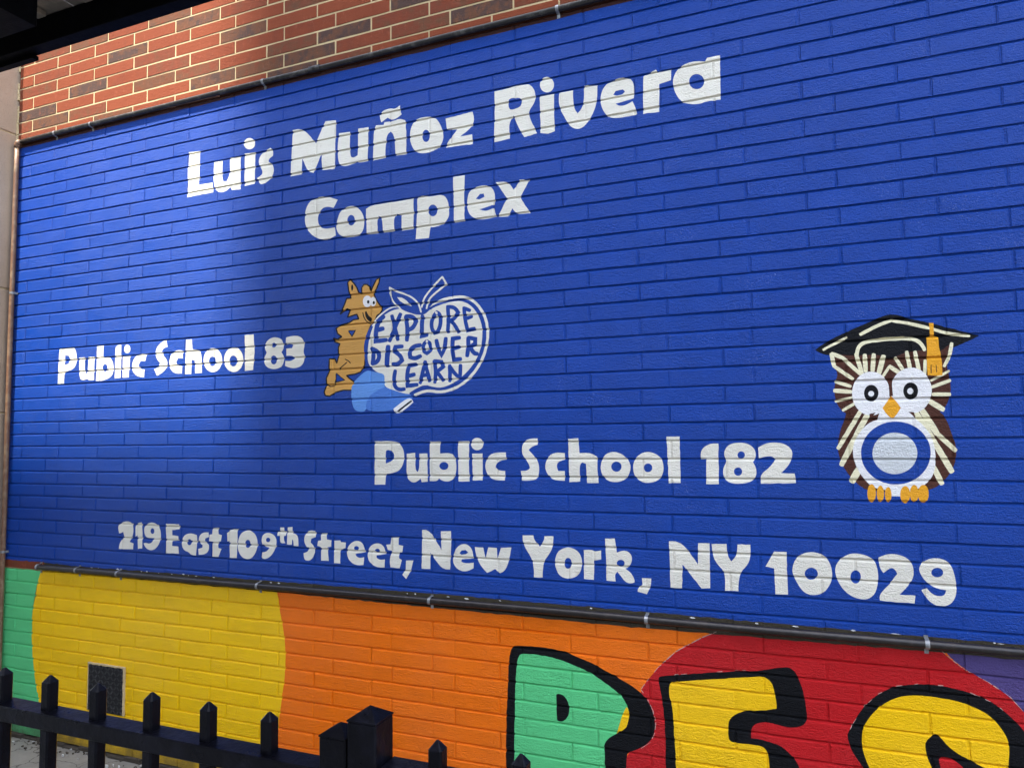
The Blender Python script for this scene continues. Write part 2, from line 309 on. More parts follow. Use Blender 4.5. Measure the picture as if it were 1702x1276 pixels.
('pinkline',[8794,-5051,8794,-5053,8822,-5064,8824,-5063,8825,-5060,8824,-5058,8797,-5047,8795,-5048]),
('pinkline',[8848,-5072,8848,-5073,8874,-5083,8875,-5083,8876,-5081,8876,-5080,8849,-5070,8848,-5070]),
('pinkline',[8924,-5113,8924,-5115,8940,-5128,8942,-5128,8943,-5126,8943,-5125,8927,-5111,8925,-5111]),
('pinkline',[6892,-5137,6894,-5138,6922,-5133,6924,-5131,6923,-5128,6922,-5127,6893,-5132,6892,-5134]),
('pinkline',[6940,-5127,6941,-5128,6984,-5120,6985,-5119,6985,-5118,6984,-5117,6941,-5125,6940,-5126]),
('pinkline',[7197,-5082,7198,-5083,7235,-5077,7236,-5076,7236,-5074,7235,-5073,7198,-5079,7197,-5080]),
('pinkline',[7320,-5062,7321,-5063,7355,-5057,7356,-5056,7356,-5055,7355,-5054,7321,-5060,7320,-5061]),
('pinkline',[7360,-5056,7362,-5057,7397,-5051,7398,-5050,7398,-5048,7397,-5047,7362,-5052,7360,-5054]),
('white',[2045,-385,2196,-396,2195,-616,2192,-754,2373,-754,2384,-859,2214,-859,2033,-861,2036,-614]),
('white',[2392,-540,2498,-543,2498,-706,2516,-764,2557,-770,2595,-716,2599,-656,2594,-532,2731,-537,2734,-698,2739,-877,2625,-869,2608,-836,2551,-872,2476,-874,2420,-849,2391,-778,2383,-656]),
('white',[2785,-522,2916,-528,2919,-705,2915,-847,2790,-852]),
('white',[2917,-448,2911,-466,2896,-480,2876,-488,2851,-489,2826,-483,2803,-470,2786,-453,2775,-432,2773,-411,2779,-393,2794,-379,2814,-371,2839,-370,2864,-376,2887,-389,2904,-407,2915,-427]),
('white',[3108,-515,3142,-559,3138,-601,3091,-621,3084,-650,3123,-677,3152,-720,3150,-784,3099,-844,3008,-869,2976,-856,2946,-795,3007,-772,3014,-741,2998,-707,2966,-665,2960,-604,3004,-547]),
('white',[3376,-386,3502,-388,3647,-559,3756,-364,3877,-376,3871,-628,3864,-845,3722,-834,3714,-674,3673,-760,3624,-845,3555,-825,3492,-673,3486,-839,3355,-840,3366,-585]),
('white',[3913,-508,4036,-517,4032,-746,4072,-773,4119,-754,4125,-630,4125,-504,4239,-508,4234,-669,4227,-828,4135,-829,4107,-809,4037,-838,3955,-835,3907,-801,3895,-673]),
('white',[4297,-548,4320,-506,4399,-516,4410,-492,4511,-500,4567,-487,4628,-514,4639,-618,4636,-829,4526,-825,4517,-636,4477,-593,4428,-621,4416,-827,4285,-832,4290,-697]),
('white',[4358,-418,4395,-381,4467,-373,4523,-391,4574,-365,4574,-413,4591,-452,4545,-479,4489,-488,4444,-456,4376,-488]),
('white',[4709,-556,4723,-541,4740,-530,4764,-523,4800,-520,4843,-523,4882,-529,4911,-539,4935,-553,4956,-573,4975,-603,4991,-639,5003,-673,5011,-701,5013,-726,5011,-751,5004,-774,4991,-797,4975,-815,4954,-830,4929,-840,4901,-847,4867,-851,4829,-852,4794,-847,4765,-838,4740,-823,4719,-804,4702,-777,4689,-745,4680,-713,4676,-683,4677,-653,4680,-625,4687,-599,4697,-576]),
('blue',[4878,-708,4874,-726,4867,-741,4855,-750,4843,-753,4829,-748,4817,-738,4808,-722,4803,-703,4802,-684,4805,-666,4813,-651,4824,-642,4837,-639,4851,-644,4863,-654,4872,-670,4877,-689]),
('white',[5036,-573,5298,-560,5317,-643,5276,-707,5177,-760,5291,-761,5298,-847,5038,-837,5048,-795,5149,-692,5049,-671]),
('white',[5505,-416,5587,-421,5673,-400,5804,-409,5857,-449,5881,-520,5874,-584,5819,-647,5815,-690,5888,-856,5774,-869,5725,-784,5680,-662,5634,-731,5643,-858,5495,-866,5505,-633]),
('blue',[5632,-538,5635,-526,5641,-519,5648,-514,5657,-511,5669,-510,5682,-512,5702,-515,5724,-519,5741,-526,5750,-535,5755,-547,5756,-558,5754,-571,5749,-584,5740,-595,5727,-602,5710,-606,5693,-608,5676,-610,5658,-609,5644,-602,5636,-583,5633,-558]),
('white',[5916,-537,6042,-541,6039,-703,6044,-865,5984,-876,5918,-859]),
('white',[6043,-475,6037,-497,6024,-513,6006,-522,5985,-524,5963,-517,5944,-503,5929,-484,5920,-461,5919,-437,5926,-416,5939,-399,5957,-390,5978,-389,6000,-395,6019,-410,6034,-429,6042,-452]),
('white',[6087,-546,6206,-548,6205,-691,6240,-750,6265,-730,6294,-679,6302,-527,6411,-542,6405,-672,6382,-753,6326,-841,6276,-882,6218,-879,6168,-841,6105,-715,6079,-638]),
('white',[6474,-559,6544,-528,6655,-527,6701,-570,6709,-634,6704,-713,6615,-724,6556,-729,6587,-756,6642,-757,6693,-735,6713,-787,6728,-848,6639,-856,6509,-843,6464,-789,6431,-705,6437,-622]),
('blue',[6539,-653,6559,-625,6618,-623,6635,-644,6610,-663,6569,-665]),
('white',[6786,-550,6884,-518,6894,-536,7002,-536,6997,-626,6907,-639,6901,-861,6775,-856,6778,-689]),
('white',[7013,-613,7043,-558,7093,-521,7183,-511,7258,-532,7274,-506,7369,-508,7366,-673,7363,-851,7249,-845,7217,-856,7147,-849,7071,-814,7032,-746,7013,-681]),
('blue',[7247,-694,7241,-713,7229,-727,7212,-736,7193,-737,7174,-731,7156,-719,7143,-701,7135,-680,7134,-659,7140,-640,7152,-625,7169,-617,7188,-616,7208,-622,7225,-635,7239,-652,7246,-673]),
('white',[3522,-1275,3538,-1174,3594,-1109,3668,-1089,3777,-1094,3901,-1146,3854,-1216,3777,-1190,3705,-1213,3669,-1294,3694,-1378,3766,-1408,3869,-1404,3881,-1482,3803,-1509,3707,-1502,3609,-1450,3535,-1359]),
('white',[3893,-1353,3902,-1321,3915,-1288,3932,-1261,3956,-1243,3985,-1232,4015,-1226,4044,-1224,4075,-1228,4103,-1239,4131,-1260,4157,-1288,4177,-1319,4188,-1352,4192,-1387,4191,-1420,4185,-1450,4174,-1478,4154,-1499,4121,-1511,4079,-1516,4039,-1517,4001,-1512,3964,-1502,3933,-1488,3912,-1469,3897,-1446,3888,-1422,3885,-1400,3887,-1378]),
('blue',[4092,-1369,4088,-1385,4079,-1398,4067,-1406,4053,-1409,4039,-1405,4026,-1396,4015,-1382,4009,-1366,4008,-1348,4012,-1332,4021,-1319,4033,-1311,4047,-1308,4061,-1312,4074,-1321,4085,-1335,4090,-1351]),
('white',[4211,-1274,4268,-1248,4370,-1246,4504,-1244,4625,-1242,4707,-1238,4711,-1388,4706,-1522,4587,-1521,4587,-1382,4537,-1362,4506,-1401,4510,-1518,4392,-1517,4386,-1385,4348,-1357,4332,-1398,4336,-1516,4218,-1506]),
('white',[4750,-1236,4819,-1230,4883,-1254,4988,-1244,5046,-1290,5066,-1397,5059,-1471,4996,-1520,4902,-1531,4881,-1525,4863,-1621,4731,-1617,4743,-1412]),
('blue',[4949,-1391,4944,-1408,4935,-1421,4922,-1430,4906,-1433,4890,-1429,4875,-1419,4864,-1404,4858,-1386,4857,-1368,4861,-1350,4871,-1337,4884,-1328,4900,-1326,4916,-1330,4930,-1340,4941,-1354,4948,-1372]),
('white',[5103,-1104,5216,-1106,5210,-1304,5212,-1510,5110,-1512,5108,-1308]),
('white',[5259,-1255,5336,-1223,5445,-1230,5503,-1299,5496,-1408,5413,-1421,5353,-1431,5413,-1456,5488,-1435,5510,-1511,5392,-1527,5283,-1496,5237,-1420,5238,-1326]),
('blue',[5321,-1334,5359,-1297,5395,-1298,5402,-1327,5354,-1343]),
('white',[5508,-1217,5621,-1224,5672,-1305,5727,-1227,5814,-1237,5728,-1376,5817,-1523,5694,-1516,5656,-1461,5617,-1525,5524,-1516,5610,-1369]),
('white',[178,-2330,369,-2329,431,-2344,460,-2418,461,-2518,396,-2578,273,-2592,267,-2724,164,-2726,167,-2532]),
('blue',[273,-2410,330,-2417,352,-2452,334,-2504,272,-2517]),
('white',[497,-2448,589,-2447,589,-2591,610,-2634,642,-2613,644,-2450,737,-2449,738,-2704,656,-2706,634,-2686,563,-2706,506,-2671]),
('white',[770,-2340,868,-2336,870,-2473,918,-2460,990,-2479,1029,-2544,1033,-2645,979,-2692,873,-2717,766,-2716,773,-2541]),
('blue',[941,-2586,938,-2600,930,-2612,920,-2619,908,-2622,894,-2620,883,-2614,873,-2603,867,-2589,866,-2574,869,-2560,876,-2549,886,-2541,899,-2538,912,-2540,924,-2547,933,-2558,939,-2572]),
('white',[1052,-2365,1081,-2345,1136,-2343,1142,-2697,1053,-2701,1050,-2517]),
('white',[1163,-2472,1272,-2468,1266,-2584,1259,-2697,1168,-2697]),
('white',[1272,-2401,1269,-2417,1260,-2429,1246,-2438,1231,-2441,1215,-2438,1200,-2431,1188,-2418,1181,-2403,1179,-2386,1183,-2371,1192,-2358,1205,-2349,1221,-2346,1237,-2349,1252,-2357,1264,-2369,1271,-2385]),
('white',[1294,-2576,1330,-2490,1413,-2453,1514,-2462,1491,-2536,1425,-2532,1396,-2576,1423,-2616,1486,-2623,1481,-2706,1400,-2699,1322,-2653]),
('white',[1777,-2329,1803,-2405,1747,-2414,1723,-2450,1749,-2493,1807,-2546,1804,-2610,1754,-2663,1663,-2699,1619,-2629,1678,-2613,1702,-2568,1633,-2500,1643,-2408,1703,-2356]),
('white',[1814,-2556,1854,-2475,1938,-2443,2015,-2457,2012,-2535,1947,-2530,1922,-2570,1947,-2608,2007,-2616,2004,-2688,1920,-2688,1846,-2645]),
('white',[2051,-2346,2131,-2346,2141,-2450,2223,-2460,2266,-2503,2271,-2695,2182,-2696,2174,-2565,2131,-2554,2130,-2701,2045,-2697,2048,-2540]),
('white',[2534,-2592,2518,-2643,2480,-2681,2429,-2697,2374,-2689,2326,-2658,2295,-2610,2287,-2555,2304,-2503,2342,-2465,2393,-2449,2448,-2458,2496,-2489,2526,-2537]),
('blue',[2453,-2593,2445,-2616,2427,-2632,2403,-2635,2381,-2625,2365,-2604,2361,-2578,2369,-2555,2387,-2539,2411,-2536,2433,-2547,2448,-2567]),
('white',[2802,-2601,2786,-2653,2748,-2691,2696,-2708,2641,-2699,2592,-2668,2561,-2619,2553,-2563,2570,-2510,2608,-2472,2661,-2456,2716,-2465,2764,-2496,2795,-2545]),
('blue',[2725,-2604,2716,-2630,2696,-2648,2670,-2651,2645,-2640,2628,-2616,2623,-2587,2632,-2561,2652,-2543,2678,-2540,2703,-2552,2721,-2575]),
('white',[2812,-2348,2922,-2345,2937,-2526,2922,-2695,2822,-2702]),
('white',[3074,-2431,3137,-2392,3222,-2394,3281,-2435,3292,-2503,3261,-2541,3297,-2588,3288,-2664,3225,-2698,3141,-2699,3066,-2662,3050,-2592,3086,-2534,3057,-2490]),
('blue',[3197,-2471,3191,-2484,3176,-2491,3159,-2489,3146,-2478,3143,-2463,3149,-2450,3164,-2444,3181,-2446,3194,-2457]),
('blue',[3210,-2617,3203,-2638,3188,-2652,3168,-2655,3150,-2646,3137,-2627,3134,-2604,3140,-2583,3156,-2569,3175,-2567,3194,-2576,3206,-2594]),
('white',[3316,-2403,3389,-2391,3492,-2402,3537,-2476,3514,-2550,3540,-2601,3515,-2678,3433,-2705,3350,-2692,3307,-2673,3310,-2626,3371,-2634,3416,-2612,3397,-2580,3320,-2578,3318,-2510,3386,-2509,3400,-2479,3348,-2461,3315,-2471]),
('white',[4303,-3398,4483,-3394,4554,-3410,4594,-3460,4607,-3521,4597,-3595,4565,-3647,4511,-3672,4421,-3685,4412,-3779,4303,-3780]),
('blue',[4417,-3486,4432,-3474,4461,-3475,4497,-3496,4507,-3534,4479,-3574,4418,-3593]),
('white',[4630,-3507,4714,-3499,4716,-3644,4737,-3665,4755,-3643,4756,-3507,4835,-3505,4837,-3746,4778,-3752,4768,-3722,4716,-3759,4660,-3748,4627,-3699]),
('white',[4859,-3403,4960,-3403,4959,-3507,5047,-3500,5094,-3522,5113,-3581,5112,-3665,5085,-3725,5031,-3747,4977,-3738,4946,-3718,4930,-3741,4857,-3742]),
('blue',[5038,-3615,5033,-3626,5025,-3636,5012,-3642,4998,-3645,4983,-3644,4969,-3639,4959,-3631,4952,-3620,4951,-3609,4956,-3597,4965,-3588,4977,-3581,4992,-3578,5007,-3579,5020,-3584,5031,-3593,5037,-3603]),
('white',[5128,-3405,5234,-3403,5231,-3569,5235,-3741,5132,-3742]),
('white',[5262,-3508,5357,-3506,5355,-3731,5264,-3732]),
('white',[5366,-3433,5360,-3451,5348,-3466,5332,-3476,5312,-3481,5293,-3479,5275,-3471,5261,-3457,5253,-3440,5251,-3422,5257,-3404,5269,-3389,5286,-3379,5305,-3375,5325,-3377,5343,-3385,5356,-3398,5364,-3415]),
('white',[5568,-3499,5571,-3557,5517,-3566,5481,-3590,5474,-3621,5503,-3648,5560,-3650,5556,-3728,5476,-3729,5413,-3703,5381,-3639,5382,-3581,5415,-3522,5473,-3499]),
('white',[5847,-3386,5848,-3437,5799,-3452,5768,-3479,5810,-3523,5852,-3574,5859,-3648,5843,-3710,5801,-3726,5708,-3727,5697,-3649,5753,-3648,5778,-3625,5766,-3585,5712,-3522,5707,-3453,5738,-3402,5788,-3387]),
('white',[6077,-3506,6076,-3557,6044,-3566,6016,-3579,6005,-3613,6019,-3647,6074,-3648,6073,-3724,5988,-3723,5940,-3692,5908,-3636,5912,-3579,5943,-3523,6004,-3498]),
('white',[6106,-3394,6192,-3387,6198,-3506,6285,-3503,6343,-3534,6341,-3633,6348,-3738,6256,-3739,6250,-3590,6219,-3579,6196,-3601,6199,-3728,6111,-3735]),
('white',[6367,-3600,6394,-3523,6457,-3494,6524,-3504,6573,-3540,6605,-3588,6603,-3642,6574,-3702,6507,-3732,6429,-3726,6385,-3688,6369,-3644]),
('blue',[6534,-3614,6530,-3627,6522,-3638,6510,-3646,6496,-3650,6481,-3648,6469,-3643,6459,-3633,6453,-3620,6452,-3607,6457,-3594,6465,-3583,6477,-3575,6491,-3571,6506,-3573,6518,-3579,6528,-3588,6534,-3601]),
('white',[6627,-3578,6661,-3524,6722,-3495,6786,-3504,6839,-3540,6856,-3588,6855,-3651,6823,-3710,6748,-3735,6683,-3728,6635,-3685,6623,-3632]),
('blue',[6771,-3621,6768,-3632,6760,-3642,6751,-3648,6739,-3651,6728,-3650,6718,-3645,6710,-3637,6705,-3626,6705,-3615,6708,-3604,6715,-3594,6725,-3588,6736,-3585,6748,-3586,6758,-3591,6766,-3599,6770,-3610]),
('white',[6883,-3383,6982,-3384,6980,-3556,6980,-3729,6891,-3733,6889,-3556]),
('white',[7132,-3482,7200,-3436,7261,-3438,7258,-3586,7256,-3734,7165,-3735,7171,-3550,7132,-3555]),
('white',[7299,-3498,7325,-3452,7380,-3432,7454,-3434,7502,-3463,7521,-3504,7516,-3547,7498,-3573,7520,-3616,7518,-3676,7483,-3715,7405,-3732,7326,-3725,7288,-3684,7288,-3617,7316,-3571,7302,-3535]),
('blue',[7445,-3525,7439,-3538,7429,-3547,7415,-3550,7402,-3545,7394,-3534,7392,-3519,7398,-3506,7409,-3497,7422,-3495,7435,-3500,7443,-3511]),
('blue',[7422,-3645,7416,-3660,7404,-3670,7389,-3673,7375,-3667,7366,-3655,7364,-3639,7369,-3624,7382,-3614,7397,-3611,7411,-3617,7420,-3629]),
('white',[7537,-3469,7589,-3439,7656,-3431,7722,-3445,7765,-3485,7765,-3535,7740,-3595,7686,-3650,7775,-3652,7781,-3720,7547,-3727,7545,-3661,7612,-3610,7652,-3553,7629,-3530,7586,-3533,7539,-3547]),
('white',[1153,-4264,1184,-4224,1276,-4197,1356,-4213,1381,-4265,1375,-4344,1325,-4412,1383,-4425,1377,-4485,1174,-4491,1178,-4434,1249,-4355,1232,-4312,1174,-4330]),
('white',[1404,-4249,1434,-4214,1493,-4204,1505,-4316,1507,-4470,1447,-4478,1435,-4338,1410,-4354]),
('white',[1526,-4250,1576,-4211,1653,-4199,1722,-4225,1761,-4288,1759,-4380,1711,-4456,1635,-4488,1558,-4467,1523,-4418,1556,-4410,1608,-4420,1653,-4394,1657,-4362,1560,-4361,1528,-4316]),
('blue',[1670,-4291,1664,-4308,1649,-4318,1632,-4316,1619,-4305,1614,-4287,1621,-4270,1636,-4260,1653,-4261,1666,-4273]),
('white',[1822,-4208,2003,-4206,2012,-4256,1913,-4269,1915,-4319,1994,-4325,2000,-4370,1921,-4377,1917,-4425,2001,-4428,2008,-4500,1830,-4502,1834,-4359]),
('white',[2048,-4359,2079,-4308,2163,-4287,2241,-4306,2249,-4377,2233,-4504,2168,-4503,2139,-4476,2075,-4463,2045,-4413]),
('blue',[2177,-4380,2170,-4397,2153,-4408,2134,-4407,2119,-4395,2115,-4376,2122,-4359,2139,-4348,2158,-4349,2173,-4361]),
('white',[2389,-4273,2397,-4317,2351,-4333,2344,-4364,2399,-4392,2400,-4451,2347,-4489,2269,-4496,2263,-4439,2315,-4424,2319,-4401,2266,-4367,2269,-4313,2319,-4275]),
('white',[2440,-4230,2513,-4222,2518,-4285,2560,-4293,2548,-4352,2515,-4360,2521,-4418,2560,-4425,2523,-4503,2441,-4504,2441,-4360,2398,-4356,2402,-4295,2437,-4289]),
('white',[2622,-4272,2679,-4230,2758,-4227,2756,-4355,2752,-4502,2665,-4503,2658,-4345,2630,-4351]),
('white',[2767,-4337,2775,-4311,2787,-4286,2804,-4265,2827,-4250,2855,-4239,2882,-4234,2910,-4237,2937,-4246,2960,-4259,2978,-4278,2991,-4301,2999,-4327,3001,-4355,2999,-4385,2991,-4413,2979,-4440,2961,-4465,2942,-4485,2921,-4497,2898,-4504,2875,-4506,2852,-4503,2828,-4496,2808,-4483,2789,-4464,2774,-4441,2764,-4416,2760,-4390,2762,-4363]),
('blue',[2917,-4364,2909,-4387,2892,-4400,2871,-4398,2856,-4383,2851,-4359,2859,-4336,2876,-4323,2897,-4324,2913,-4340]),
('white',[3049,-4290,3081,-4254,3147,-4245,3212,-4275,3230,-4334,3203,-4412,3149,-4474,3085,-4498,3045,-4480,3051,-4435,3110,-4425,3144,-4386,3083,-4378,3050,-4350]),
('blue',[3152,-4316,3145,-4328,3132,-4336,3116,-4335,3103,-4327,3100,-4313,3106,-4300,3120,-4293,3136,-4294,3148,-4302]),
('white',[3265,-4193,3312,-4191,3314,-4225,3340,-4231,3336,-4265,3312,-4271,3313,-4313,3330,-4334,3288,-4340,3266,-4324,3266,-4273,3233,-4271,3237,-4235,3265,-4230]),
('white',[3352,-4189,3407,-4182,3410,-4241,3456,-4248,3477,-4281,3478,-4356,3425,-4356,3421,-4309,3406,-4296,3404,-4346,3347,-4346]),
('white',[3669,-4215,3673,-4264,3622,-4283,3616,-4317,3664,-4356,3658,-4423,3624,-4475,3572,-4486,3541,-4471,3535,-4417,3582,-4402,3592,-4376,3550,-4336,3540,-4278,3570,-4222,3622,-4203]),
('white',[3730,-4232,3791,-4226,3795,-4281,3846,-4287,3842,-4343,3802,-4351,3816,-4473,3732,-4474,3731,-4353,3690,-4343,3698,-4297,3731,-4292]),
('white',[3872,-4289,3939,-4283,3945,-4299,3999,-4300,3995,-4349,3940,-4371,3940,-4490,3873,-4489]),
('white',[4011,-4356,4050,-4301,4122,-4273,4185,-4300,4205,-4375,4102,-4396,4108,-4416,4147,-4431,4193,-4420,4186,-4488,4112,-4497,4044,-4468,4011,-4413]),
('blue',[4139,-4346,4132,-4357,4118,-4364,4101,-4363,4089,-4356,4085,-4344,4092,-4333,4106,-4326,4123,-4327,4135,-4334]),
('white',[4232,-4370,4256,-4316,4332,-4285,4398,-4311,4419,-4380,4323,-4397,4323,-4418,4357,-4436,4408,-4428,4404,-4498,4323,-4503,4251,-4465,4228,-4418]),
('blue',[4357,-4356,4350,-4366,4336,-4372,4320,-4372,4308,-4366,4304,-4355,4311,-4345,4325,-4339,4341,-4339,4353,-4346]),
('white',[4470,-4239,4547,-4233,4547,-4295,4593,-4302,4584,-4356,4551,-4364,4551,-4410,4578,-4424,4556,-4496,4463,-4493,4454,-4438,4477,-4350,4436,-4344,4421,-4300,4464,-4295]),
('white',[4620,-4426,4693,-4422,4665,-4513,4620,-4583,4583,-4549,4616,-4500]),
('white',[4780,-4159,4853,-4156,4966,-4320,4960,-4164,5057,-4157,5056,-4302,5045,-4478,4964,-4479,4858,-4347,4856,-4485,4773,-4487,4778,-4315]),
('white',[5071,-4385,5094,-4303,5168,-4253,5233,-4272,5262,-4327,5263,-4375,5154,-4388,5150,-4407,5185,-4421,5266,-4409,5263,-4456,5192,-4491,5113,-4474,5077,-4430]),
('blue',[5135,-4337,5157,-4314,5194,-4309,5217,-4329,5193,-4344,5154,-4350]),
('white',[5277,-4280,5354,-4281,5375,-4370,5400,-4278,5477,-4279,5482,-4364,5513,-4277,5605,-4269,5588,-4358,5553,-4456,5500,-4483,5459,-4450,5386,-4486,5325,-4428,5292,-4360]),
('white',[5706,-4167,5798,-4163,5805,-4199,5853,-4251,5892,-4195,5892,-4166,5969,-4163,5962,-4259,5914,-4328,5880,-4370,5872,-4493,5797,-4495,5797,-4368,5707,-4241]),
('white',[5980,-4345,5986,-4322,5996,-4299,6010,-4279,6031,-4264,6057,-4252,6082,-4245,6108,-4246,6133,-4253,6154,-4263,6172,-4276,6185,-4293,6195,-4314,6200,-4338,6201,-4366,6197,-4392,6191,-4417,6180,-4440,6164,-4459,6142,-4473,6114,-4483,6087,-4488,6062,-4486,6038,-4480,6017,-4468,6002,-4450,5991,-4427,5983,-4404,5979,-4384,5978,-4365]),
('blue',[6117,-4372,6111,-4393,6099,-4408,6083,-4413,6068,-4406,6058,-4389,6056,-4367,6062,-4345,6075,-4330,6091,-4326,6105,-4333,6115,-4350]),
('white',[6217,-4260,6285,-4254,6301,-4269,6357,-4256,6356,-4325,6297,-4337,6298,-4399,6294,-4484,6215,-4482]),
('white',[6390,-4164,6466,-4160,6480,-4267,6540,-4244,6590,-4268,6600,-4318,6574,-4371,6543,-4385,6589,-4414,6617,-4472,6606,-4491,6547,-4493,6509,-4445,6481,-4412,6460,-4435,6466,-4486,6395,-4484,6395,-4316]),
('blue',[6540,-4347,6534,-4360,6521,-4370,6505,-4373,6490,-4369,6480,-4359,6477,-4345,6483,-4332,6496,-4322,6513,-4319,6528,-4323,6538,-4333]),
('white',[6669,-4447,6740,-4447,6735,-4506,6704,-4565,6634,-4551,6638,-4522,6673,-4498]),
('white',[6880,-4163,6975,-4162,7087,-4323,7094,-4167,7175,-4165,7173,-4325,7169,-4489,7108,-4496,6975,-4329,6967,-4503,6882,-4504,6883,-4327]),
('white',[7190,-4170,7295,-4165,7298,-4247,7324,-4288,7364,-4244,7371,-4166,7459,-4162,7459,-4239,7441,-4303,7376,-4370,7366,-4497,7273,-4500,7280,-4368,7224,-4315,7195,-4252]),
('white',[7557,-4310,7618,-4203,7702,-4202,7699,-4350,7699,-4498,7616,-4500,7614,-4321]),
('white',[7734,-4328,7738,-4299,7748,-4269,7763,-4244,7782,-4225,7804,-4211,7829,-4201,7854,-4196,7881,-4196,7905,-4200,7926,-4207,7945,-4218,7960,-4234,7973,-4257,7983,-4285,7988,-4313,7989,-4340,7986,-4368,7979,-4394,7966,-4420,7950,-4445,7932,-4464,7912,-4477,7890,-4485,7868,-4489,7847,-4489,7825,-4484,7805,-4473,7787,-4454,7770,-4428,7757,-4402,7745,-4378,7737,-4353]),
('blue',[7899,-4345,7892,-4363,7878,-4378,7860,-4385,7841,-4385,7825,-4376,7815,-4361,7813,-4342,7820,-4324,7834,-4310,7852,-4302,7871,-4303,7887,-4312,7897,-4327]),
('white',[8008,-4319,8011,-4292,8020,-4268,8034,-4246,8054,-4226,8079,-4208,8104,-4196,8130,-4191,8158,-4191,8183,-4196,8208,-4202,8230,-4213,8248,-4228,8260,-4249,8267,-4275,8271,-4303,8272,-4333,8270,-4366,8265,-4395,8258,-4421,8250,-4444,8238,-4463,8222,-4478,8204,-4490,8183,-4496,8158,-4495,8130,-4490,8104,-4479,8081,-4463,8058,-4442,8040,-4417,8024,-4386,8013,-4351]),
('blue',[8167,-4351,8161,-4370,8151,-4385,8137,-4393,8122,-4392,8110,-4382,8103,-4366,8102,-4346,8107,-4326,8118,-4311,8132,-4304,8147,-4305,8159,-4315,8166,-4331]),
('white',[8279,-4211,8334,-4183,8404,-4184,8467,-4216,8487,-4277,8478,-4345,8429,-4410,8394,-4449,8487,-4448,8480,-4500,8401,-4500,8275,-4495,8274,-4454,8343,-4377,8387,-4312,8371,-4278,8347,-4275,8304,-4312,8282,-4276]),
('white',[8517,-4260,8541,-4223,8600,-4195,8667,-4203,8704,-4239,8722,-4327,8726,-4403,8704,-4474,8652,-4509,8596,-4504,8553,-4466,8523,-4410,8556,-4395,8577,-4426,8621,-4446,8656,-4433,8665,-4401,8601,-4392,8547,-4351,8517,-4295]),
('blue',[8655,-4291,8647,-4307,8633,-4318,8615,-4322,8598,-4317,8587,-4305,8585,-4289,8592,-4273,8607,-4262,8625,-4258,8642,-4263,8652,-4275]),
('black',[7942,-2786,8008,-2734,8184,-2655,8356,-2585,8408,-2567,8470,-2574,8519,-2599,8687,-2655,8821,-2706,8936,-2745,8856,-2785,8777,-2820,8707,-2843,8559,-2835,8477,-2857,8404,-2882,8344,-2850,8239,-2850,8026,-2829,7980,-2813]),
('brown',[8032,-2818,8059,-2805,8102,-2829,8197,-2839,8344,-2838,8379,-2864,8413,-2877,8457,-2853,8519,-2828,8639,-2826,8707,-2841,8753,-2801,8783,-2783,8777,-2845,8762,-2889,8737,-2933,8755,-3024,8755,-3114,8735,-3181,8698,-3236,8658,-3252,8538,-3289,8273,-3284,8127,-3248,8076,-3198,8052,-3114,8059,-3019,8085,-2961,8055,-2900]),
('brown',[8122,-3234,8192,-3212,8621,-3212,8693,-3236,8726,-3304,8749,-3394,8769,-3461,8764,-3550,8737,-3627,8675,-3711,8605,-3757,8476,-3770,8272,-3768,8216,-3758,8150,-3701,8092,-3614,8062,-3527,8059,-3456,8080,-3351,8110,-3281]),
('cream',[8038,-2812,8032,-2821,8047,-2909,8055,-2915,8068,-2912,8074,-2904,8059,-2816,8051,-2810]),
('cream',[8052,-2908,8053,-2917,8167,-3011,8176,-3010,8183,-2999,8182,-2990,8068,-2896,8059,-2897]),
('cream',[8040,-2820,8043,-2829,8112,-2862,8120,-2859,8125,-2846,8122,-2837,8053,-2804,8045,-2807]),
('cream',[8108,-2850,8108,-2859,8213,-2977,8221,-2977,8230,-2967,8230,-2958,8126,-2840,8117,-2840]),
('cream',[8193,-2822,8188,-2831,8221,-2974,8229,-2979,8242,-2975,8247,-2966,8214,-2823,8206,-2818]),
('cream',[8248,-2829,8241,-2837,8242,-2951,8249,-2959,8263,-2959,8270,-2951,8270,-2837,8263,-2829]),
('cream',[8305,-2828,8297,-2834,8284,-2951,8290,-2960,8304,-2962,8312,-2955,8325,-2839,8319,-2830]),
('cream',[8364,-2840,8354,-2846,8321,-2961,8326,-2972,8342,-2978,8352,-2972,8385,-2857,8380,-2845]),
('cream',[8357,-3003,8363,-3002,8410,-2929,8409,-2922,8402,-2916,8395,-2917,8349,-2991,8350,-2997]),
('cream',[8394,-2924,8395,-2935,8469,-2996,8478,-2994,8485,-2982,8484,-2972,8410,-2911,8401,-2913]),
('cream',[8433,-2864,8431,-2873,8480,-2974,8488,-2976,8498,-2970,8500,-2961,8451,-2860,8443,-2858]),
('cream',[8504,-2824,8498,-2832,8513,-2954,8520,-2960,8532,-2958,8538,-2950,8523,-2828,8516,-2822]),
('cream',[8552,-2827,8547,-2835,8565,-2968,8573,-2974,8585,-2971,8590,-2963,8571,-2830,8564,-2824]),
('cream',[8611,-2887,8606,-2892,8600,-2983,8604,-2990,8614,-2990,8620,-2985,8626,-2894,8622,-2888]),
('cream',[8771,-2780,8765,-2785,8746,-2875,8750,-2882,8761,-2885,8767,-2881,8786,-2791,8782,-2783]),
('cream',[8755,-2870,8748,-2872,8716,-2932,8717,-2940,8726,-2946,8733,-2944,8765,-2884,8763,-2876]),
('cream',[8057,-3017,8060,-3025,8155,-3062,8162,-3058,8166,-3047,8162,-3039,8067,-3002,8060,-3006]),
('cream',[8046,-3083,8052,-3091,8159,-3103,8166,-3096,8168,-3082,8162,-3074,8055,-3061,8048,-3068]),
